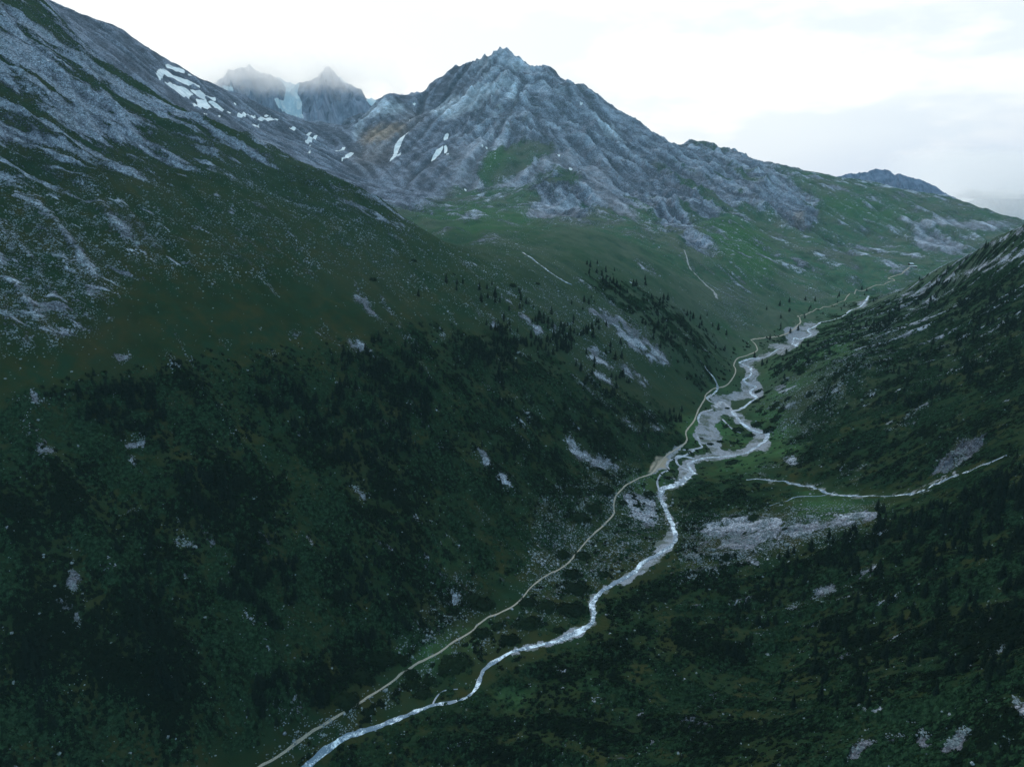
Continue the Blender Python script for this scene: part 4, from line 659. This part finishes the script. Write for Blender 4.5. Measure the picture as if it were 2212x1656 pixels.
# stones ----------------------------------------------------------------
bR = MK['midA2'] * .30 + MK['midA'] * .16 + MK['speck'] * .5 + MK['upA'] * .10 + MK['rockN'] * .6 + .012; bR = bR * (1 - np.clip(MK['gravel'] * 2, 0, .8)); n2d = gn(*(np.meshgrid(np.arange(RW) / 14., np.arange(RH) / 11.)), 401); bR = bR * np.clip(.5 + 1.6 * n2d, .06, 2)
u, v = sample(bR, 34000, Rn); P = cast(u, v); ok = P[:, 1] < 1700; P, u, v = P[ok], u[ok], v[ok]; s = np.exp(Rn.normal(-1.0, .5, len(P))) * np.interp(P[:, 1], [250, 700, 1500], [.62, 1., 1.5]); s = np.clip(s, .25, 3.4)
app = s / np.linalg.norm(P, axis=1); order = np.argsort(-app); big, rest = order[:300], order[300:]
def bwhere(u, v):
    if v < 640 and u < 700: return 'on the grey upper left slope below the rock ledges'
    if u < 330 and v < 1000: return 'in the boulder meadow near the left edge'
    if u < 760 and v < 1000: return 'in the brown heath below the upper left rocks'
    if u < 760 and v < 1350: return 'in the dark scrub of the left slope'
    if u < 760: return 'low on the dark left slope'
    if u < 1130 and v > 1380: return 'beside the lowest stretch of the trail'
    if u < 1180 and v > 1000: return 'on the slope just above the trail'
    if u < 1480 and v > 1000: return 'on the stony ground between the trail and the river'
    if u > 1900 and v > 1300: return 'in the pale stone patches of the bottom right corner'
    if u > 1480 and v > 1060: return 'on the grey stone fan of the right bank'
    if u > 1640: return 'on the right slope'
    if v < 640: return 'on the hanging green meadow'
    return 'in the scree tongues of the left slope'
for i in big:
    p = P[i]; r = s[i]; o = bpy.data.objects.new('boulder', BK[i % 8]); C.objects.link(o); o.location = p; o.scale = (r, r, r); o.rotation_euler = (Rn.uniform(-.3, .3), Rn.uniform(-.3, .3), Rn.uniform(0, 6.28)); wh = bwhere(u[i], v[i])
    tag(o, '%s pale grey boulder %s' % ('huge' if r > 2.4 else ('large' if r > 1.5 else 'angular'), wh), 'boulder', 'boulders ' + wh)
Rb = np.random.RandomState(31); scatter_merge('scattered_stones', [rockv(Rb) for _ in range(6)], ICO_F, P[rest], s[rest], rkm, Rb, label='countless pale stones strewn over the grass and scree')
print('stones', time.time() - T0)
# ------------------------------------------------------------------ the hut
wood = simple('weathered_timber', lambda g, P: (g.mix(g.noise(P, 1.5, 2), (.05, .045, .04), (.10, .09, .08)),)); tin = simple('pale_sheet_roof', lambda g, P: (g.mix(g.noise(P, .6, 2), (.36, .40, .44), (.50, .54, .58)),), rough=.5); dg = simple('window_glass', lambda g, P: ((.02, .025, .03),), rough=.15)
def house(name, u, v, Lx, Ly, h, rh, rot, roofc, label):
    p = cast([u], [v])[0]; e = bpy.data.objects.new(name, None); C.objects.link(e); e.location = p; e.rotation_euler = (0, 0, rot); tag(e, label, 'house')
    x, y = Lx / 2, Ly / 2; V_ = [(-x, -y, -3), (x, -y, -3), (x, y, -3), (-x, y, -3), (-x, -y, h), (x, -y, h), (x, y, h), (-x, y, h), (-x, 0, h + rh), (x, 0, h + rh)]
    me = bpy.data.meshes.new('wall'); me.from_pydata(V_, [], [(0, 1, 5, 4), (2, 3, 7, 6), (1, 2, 6, 9, 5), (3, 0, 4, 8, 7)]); me.materials.append(wood); o = bpy.data.objects.new('wall', me); C.objects.link(o); o.parent = e
    ex, ey = x + .7, y + .9; dz = rh / y * .9; R_ = []
    for s_ in (-1, 1): R_ += [(-ex, s_ * ey, h - dz), (ex, s_ * ey, h - dz), (ex, 0, h + rh + .05), (-ex, 0, h + rh + .05), (-ex, s_ * ey, h - dz + .3), (ex, s_ * ey, h - dz + .3), (ex, 0, h + rh + .35), (-ex, 0, h + rh + .35)]
    F_ = []
    for b in (0, 8): F_ += [tuple(b + q for q in f) for f in ((0, 1, 2, 3), (4, 5, 6, 7), (0, 1, 5, 4), (1, 2, 6, 5), (3, 0, 4, 7))]
    me = bpy.data.meshes.new('roof'); me.from_pydata(R_, [], F_); me.materials.append(roofc); rf = bpy.data.objects.new('roof', me); C.objects.link(rf); rf.parent = e
    me = bpy.data.meshes.new('chimney'); me.from_pydata([(a, b, c) for c in (h, h + rh + 1.2) for a, b in ((x * .4, .3), (x * .4 + .9, .3), (x * .4 + .9, 1.2), (x * .4, 1.2))], [], [(0, 1, 5, 4), (1, 2, 6, 5), (2, 3, 7, 6), (3, 0, 4, 7), (4, 5, 6, 7)]); me.materials.append(rkm); o = bpy.data.objects.new('chimney', me); C.objects.link(o); o.parent = rf
    for k in range(3):
        a = -x + Lx * (k + .7) / 3.4; me = bpy.data.meshes.new('window'); me.from_pydata([(a, -y - .05, .9), (a + 1, -y - .05, .9), (a + 1, -y - .05, 2.1), (a, -y - .05, 2.1)], [], [(0, 1, 2, 3)]); me.materials.append(dg); o = bpy.data.objects.new('window', me); C.objects.link(o); o.parent = e
    me = bpy.data.meshes.new('door'); me.from_pydata([(-x + .5, -y - .06, 0), (-x + 1.5, -y - .06, 0), (-x + 1.5, -y - .06, 2.1), (-x + .5, -y - .06, 2.1)], [], [(0, 1, 2, 3)]); me.materials.append(bark); o = bpy.data.objects.new('door', me); C.objects.link(o); o.parent = e
house('mountain_hut', 1967, 573, 9, 7, 3.4, 2.4, .25, tin, 'dark two-gabled mountain hut with pale roof above the end of the trail')
house('hut_annex', 1971, 576.5, 17, 5.5, 1.6, 1.2, .05, tin, 'long low annex with a pale metal roof just below the mountain hut')
# ------------------------------------------------------------------ far peaks beyond the air box
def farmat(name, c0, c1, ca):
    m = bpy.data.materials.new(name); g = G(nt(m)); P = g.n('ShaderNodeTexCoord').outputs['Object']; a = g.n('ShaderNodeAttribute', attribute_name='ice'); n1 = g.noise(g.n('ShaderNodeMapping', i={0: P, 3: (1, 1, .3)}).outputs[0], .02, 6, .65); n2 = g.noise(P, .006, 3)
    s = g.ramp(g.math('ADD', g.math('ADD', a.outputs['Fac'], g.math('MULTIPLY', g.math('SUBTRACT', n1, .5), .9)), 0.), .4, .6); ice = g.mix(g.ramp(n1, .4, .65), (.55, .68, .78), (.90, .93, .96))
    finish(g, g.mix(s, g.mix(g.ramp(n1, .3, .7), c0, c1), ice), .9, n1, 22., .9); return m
def farrange(name, ridge, y0, L, sl, amp, mat, ice=None, seed=0, lam=90.):
    ridge = np.array(ridge, float); t, r = tr(ridge[:, 0], ridge[:, 1]); nx, ny = 520, 200; tt = np.linspace(t[0], t[-1], nx); rz = np.interp(tt, t, r) * y0; xr = tt * y0; d = np.linspace(-L, L * .6, ny)
    X = np.broadcast_to(xr, (ny, nx)); Yv = y0 + d[:, None] + 0 * X; ad = np.abs(d)[:, None]; w_ = np.clip(ad / (L * .25), 0, 1)
    Zv = rz - ad * sl * (1 - .25 * ad / L); Zv = Zv + w_ * amp * (ridged(X / lam / 2.2 + 7, Yv / lam / 4, 5, 501 + seed) - .45) + (.22 + w_) * amp * .38 * (ridged(X / lam / .6, Yv / lam, 4, 511 + seed) - .4)
    Zv[0] -= 400; Zv[-1] -= 400
    ii = np.arange(nx * ny).reshape(ny, nx); q = np.stack([ii[:-1, :-1], ii[:-1, 1:], ii[1:, 1:], ii[1:, :-1]], -1).reshape(-1, 4); o = obj(name, np.stack([X, Yv, Zv], -1).reshape(-1, 3), q, mat); tag(o, kind='structure')
    uu, vv2 = uv(X, Yv, Zv); a = o.data.attributes.new('ice', 'FLOAT', 'POINT'); a.data.foreach_set('value', (samp(ice, uu, vv2) if ice is not None else 0 * X).astype(np.float32).ravel()); return o
iceP = [z1((1150,790),(1085,655),(1200,705),(1225,560),(1200,470),(1290,490),(1380,500),(1350,620),(1395,700),(1400,860),(1455,910),(1250,850)),z1((480,520),(600,540),(660,555),(640,612),(540,570)),z1((840,290),(960,380),(1020,420),(930,400)),z1((735,435),(790,380),(780,415)),z1((1050,400),(1200,460),(1240,560),(1150,470)),z1((1765,380),(1935,500),(1925,515),(1850,490)),z1((2105,680),(2208,655),(2230,740),(2160,770)),z1((640,480),(690,475),(670,495)),z1((1060,560),(1100,570),(1080,583)),z1((990,450),(1030,455),(1010,480))]
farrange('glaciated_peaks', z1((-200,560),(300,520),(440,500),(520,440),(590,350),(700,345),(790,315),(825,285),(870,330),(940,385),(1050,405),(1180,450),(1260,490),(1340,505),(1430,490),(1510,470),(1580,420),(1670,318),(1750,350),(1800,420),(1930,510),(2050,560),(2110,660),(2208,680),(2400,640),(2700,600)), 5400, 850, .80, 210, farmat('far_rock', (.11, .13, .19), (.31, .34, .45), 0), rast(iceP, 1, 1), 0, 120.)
farrange('far_right_peak', z6((-500,400),(0,300),(150,292),(210,270),(300,255),(330,262),(380,246),(450,240),(470,245),(520,215),(585,202),(630,215),(700,213),(740,245),(780,275),(810,255),(860,268),(940,298),(1000,310),(1100,338),(1200,385),(1260,420),(1330,470),(1500,550),(1650,620),(1900,700)), 6300, 900, .75, 120, farmat('haze_blue_rock', (.08, .10, .17), (.19, .22, .33), 0), None, 40, 80.)  # blue of the distant haze is put into this peak's rock colour
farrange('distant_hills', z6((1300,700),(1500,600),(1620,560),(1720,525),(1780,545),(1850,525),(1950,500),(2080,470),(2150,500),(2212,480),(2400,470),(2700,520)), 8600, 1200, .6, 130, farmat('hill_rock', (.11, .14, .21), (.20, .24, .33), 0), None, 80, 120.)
def cloud(name, b0, b1, dens, scl, lo_, hi_, z0, z1_, seed, label, yfade=None):
    v = [(x, y, z) for z in (b0[2], b1[2]) for y in (b0[1], b1[1]) for x in (b0[0], b1[0])]; o = obj(name, v, [(0, 2, 3, 1), (4, 5, 7, 6), (0, 1, 5, 4), (2, 6, 7, 3), (0, 4, 6, 2), (1, 3, 7, 5)]); tag(o, kind='stuff', label=label)
    m = bpy.data.materials.new(name + '_vapour'); g = G(nt(m)); P = g.n('ShaderNodeTexCoord').outputs['Object']; s_ = g.n('ShaderNodeSeparateXYZ', i={0: P}); n = g.noise(g.n('ShaderNodeMapping', i={0: P, 1: (seed, seed, seed), 3: (scl, scl, scl * 1.5)}).outputs[0], 1., 5, .6)
    zf = g.ramp(s_.outputs[2], z0, z1_); ex = g.math('MULTIPLY', g.ramp(s_.outputs[0], b0[0], b0[0] + 250), g.ramp(s_.outputs[0], b1[0], b1[0] - 250)); top = g.ramp(s_.outputs[2], b1[2], b1[2] - 300)
    ed = g.math('SUBTRACT', g.math('MULTIPLY', ex, top), 1.)
    dd = g.ramp(g.math('ADD', g.math('ADD', n, g.math('MULTIPLY', g.math('SUBTRACT', zf, .5), .5)), g.math('MULTIPLY', ed, .7)), lo_, hi_); dd = g.math('MULTIPLY', dd, dens); pv = g.n('ShaderNodeVolumePrincipled', i={'Color': (1, 1, 1, 1), 'Density': dd, 'Anisotropy': .8}); g.n('ShaderNodeOutputMaterial', i={'Volume': pv.outputs[0]}); o.data.materials.append(m)
cloud('cloud_bank', (-2800, 4560, 380), (-500, 5500, 1080), .0020, 1 / 150., .46, .70, 440, 790, 3.3, 'white cloud wrapped round the tops of the glaciated peaks')
cloud('cloud_wisp', (3300, 5350, -60), (4000, 5700, 230), .006, 1 / 90., .5, .75, 150, -40, 7.7, 'small wisp of cloud drifting in front of the far right peak')
cloud('low_cloud', (3900, 6900, -900), (8600, 8100, 520), .0011, 1 / 500., .20, .60, -900, 100, 1.7, 'low grey cloud lying on the distant hills at the right')
print('far', time.time() - T0)
# ------------------------------------------------------------------ camera, sky, sun, air
cam = bpy.data.cameras.new('camera'); co_ = bpy.data.objects.new('camera', cam); C.objects.link(co_)
cam.sensor_fit = 'HORIZONTAL'; cam.sensor_width = 36; cam.lens = 36 * FV / 2212; cam.clip_start = 1; cam.clip_end = 60000
co_.location = (0, 0, 0); co_.rotation_euler = (math.radians(90) - PITCH, 0, 0); bpy.context.scene.camera = co_
w = bpy.data.worlds.new('World'); bpy.context.scene.world = w; w.use_nodes = True; t = w.node_tree; t.nodes.clear(); g = G(t)
SUN_EL, SUN_AZ = math.radians(38), math.radians(-35)       # azimuth from +Y towards +X
gen = g.n('ShaderNodeTexCoord').outputs['Generated']; sp = g.n('ShaderNodeSeparateXYZ', i={0: gen}); z_ = sp.outputs[2]; y_ = sp.outputs[1]; x_ = sp.outputs[0]
mp = g.n('ShaderNodeMapping', i={0: gen, 3: (2.2, 2.2, 6.5)}).outputs[0]
mp2 = g.n('ShaderNodeMapping', i={0: gen, 1: (3.1, 1.7, .4), 3: (5., 5., 17.)}).outputs[0]
nA = g.noise(mp, 1.5, 6, .52); nB = g.noise(mp2, 1.2, 5, .55)
cl = g.math('ADD', g.math('MULTIPLY', nA, .6), g.math('MULTIPLY', nB, .4))
dark = g.math('MULTIPLY', g.ramp(cl, .47, .57), g.ramp(g.math('ADD', x_, g.math('MULTIPLY', z_, -.6)), -.45, .45, .35, 1.))
low = g.ramp(g.math('SUBTRACT', g.math('ADD', z_, g.math('MULTIPLY', g.math('SUBTRACT', nA, .5), .12)), g.math('MULTIPLY', g.math('MAXIMUM', x_, 0.), .11)), .075, -.03)
low = g.math('MULTIPLY', low, g.ramp(x_, .1, .6))
cc = g.mix(g.math('MULTIPLY', dark, .85), (.63, .63, .61), (.49, .525, .56)); cc = g.mix(g.math('MULTIPLY', low, .6), cc, (.27, .33, .45))
overhead = g.ramp(z_, .20, .62, 1., SKY_TOP); back = g.ramp(y_, -.5, .75, .55, 1.)
br = g.math('MULTIPLY', overhead, back)
colu = g.mix(g.math('MULTIPLY', g.ramp(br, .95, .6), .95), cc, (.44, .72, .88))
bg1 = g.n('ShaderNodeBackground', i={0: colu, 1: g.math('MULTIPLY', br, SKY_K)})
skyt = g.n('ShaderNodeTexSky', sky_type='NISHITA', sun_disc=False, sun_elevation=SUN_EL, sun_rotation=SUN_AZ, air_density=1.2, dust_density=2.)
bg2 = g.n('ShaderNodeBackground', i={0: skyt.outputs[0], 1: .05})
mx = g.n('ShaderNodeMixShader', i={0: .06, 1: bg1.outputs[0], 2: bg2.outputs[0]}); ow = g.n('ShaderNodeOutputWorld', i={0: mx.outputs[0]})
sl = bpy.data.lights.new('sun', 'SUN'); sl.energy = SUN_E; sl.angle = math.radians(14); sl.color = (1, .95, .88); so = bpy.data.objects.new('sun', sl); C.objects.link(so)
d = np.array([math.sin(SUN_AZ) * math.cos(SUN_EL), math.cos(SUN_AZ) * math.cos(SUN_EL), math.sin(SUN_EL)])
from mathutils import Vector
so.rotation_euler = Vector(d).to_track_quat('Z', 'Y').to_euler(); so.location = (0, 500, 1500)
HT = 1150.
hv = [(x, y, z) for z in (-420, HT) for y in (-300, 4400) for x in (-4600, 4600)]
hz = obj('haze', hv, [(0, 2, 3, 1), (4, 5, 7, 6), (0, 1, 5, 4), (2, 6, 7, 3), (0, 4, 6, 2), (1, 3, 7, 5)]); tag(hz, kind='stuff')
hm = bpy.data.materials.new('haze_air'); g = G(nt(hm)); pv = g.n('ShaderNodeVolumePrincipled', i={'Color': HAZE_C, 'Density': HAZE_D, 'Anisotropy': .0}); g.n('ShaderNodeOutputMaterial', i={'Volume': pv.outputs[0]}); hz.data.materials.append(hm)
sc = bpy.context.scene; sc.view_settings.view_transform = 'Standard'; sc.view_settings.look = 'None'; sc.view_settings.exposure = EXPO; sc.view_settings.gamma = 1
sc.render.engine = 'CYCLES'; sc.cycles.max_bounces = 24; sc.cycles.diffuse_bounces = 2; sc.cycles.glossy_bounces = 1; sc.cycles.transparent_max_bounces = 8; sc.cycles.volume_bounces = VB; sc.cycles.use_denoising = True
sc.cycles.volume_max_steps = 256
print('script', time.time() - T0)
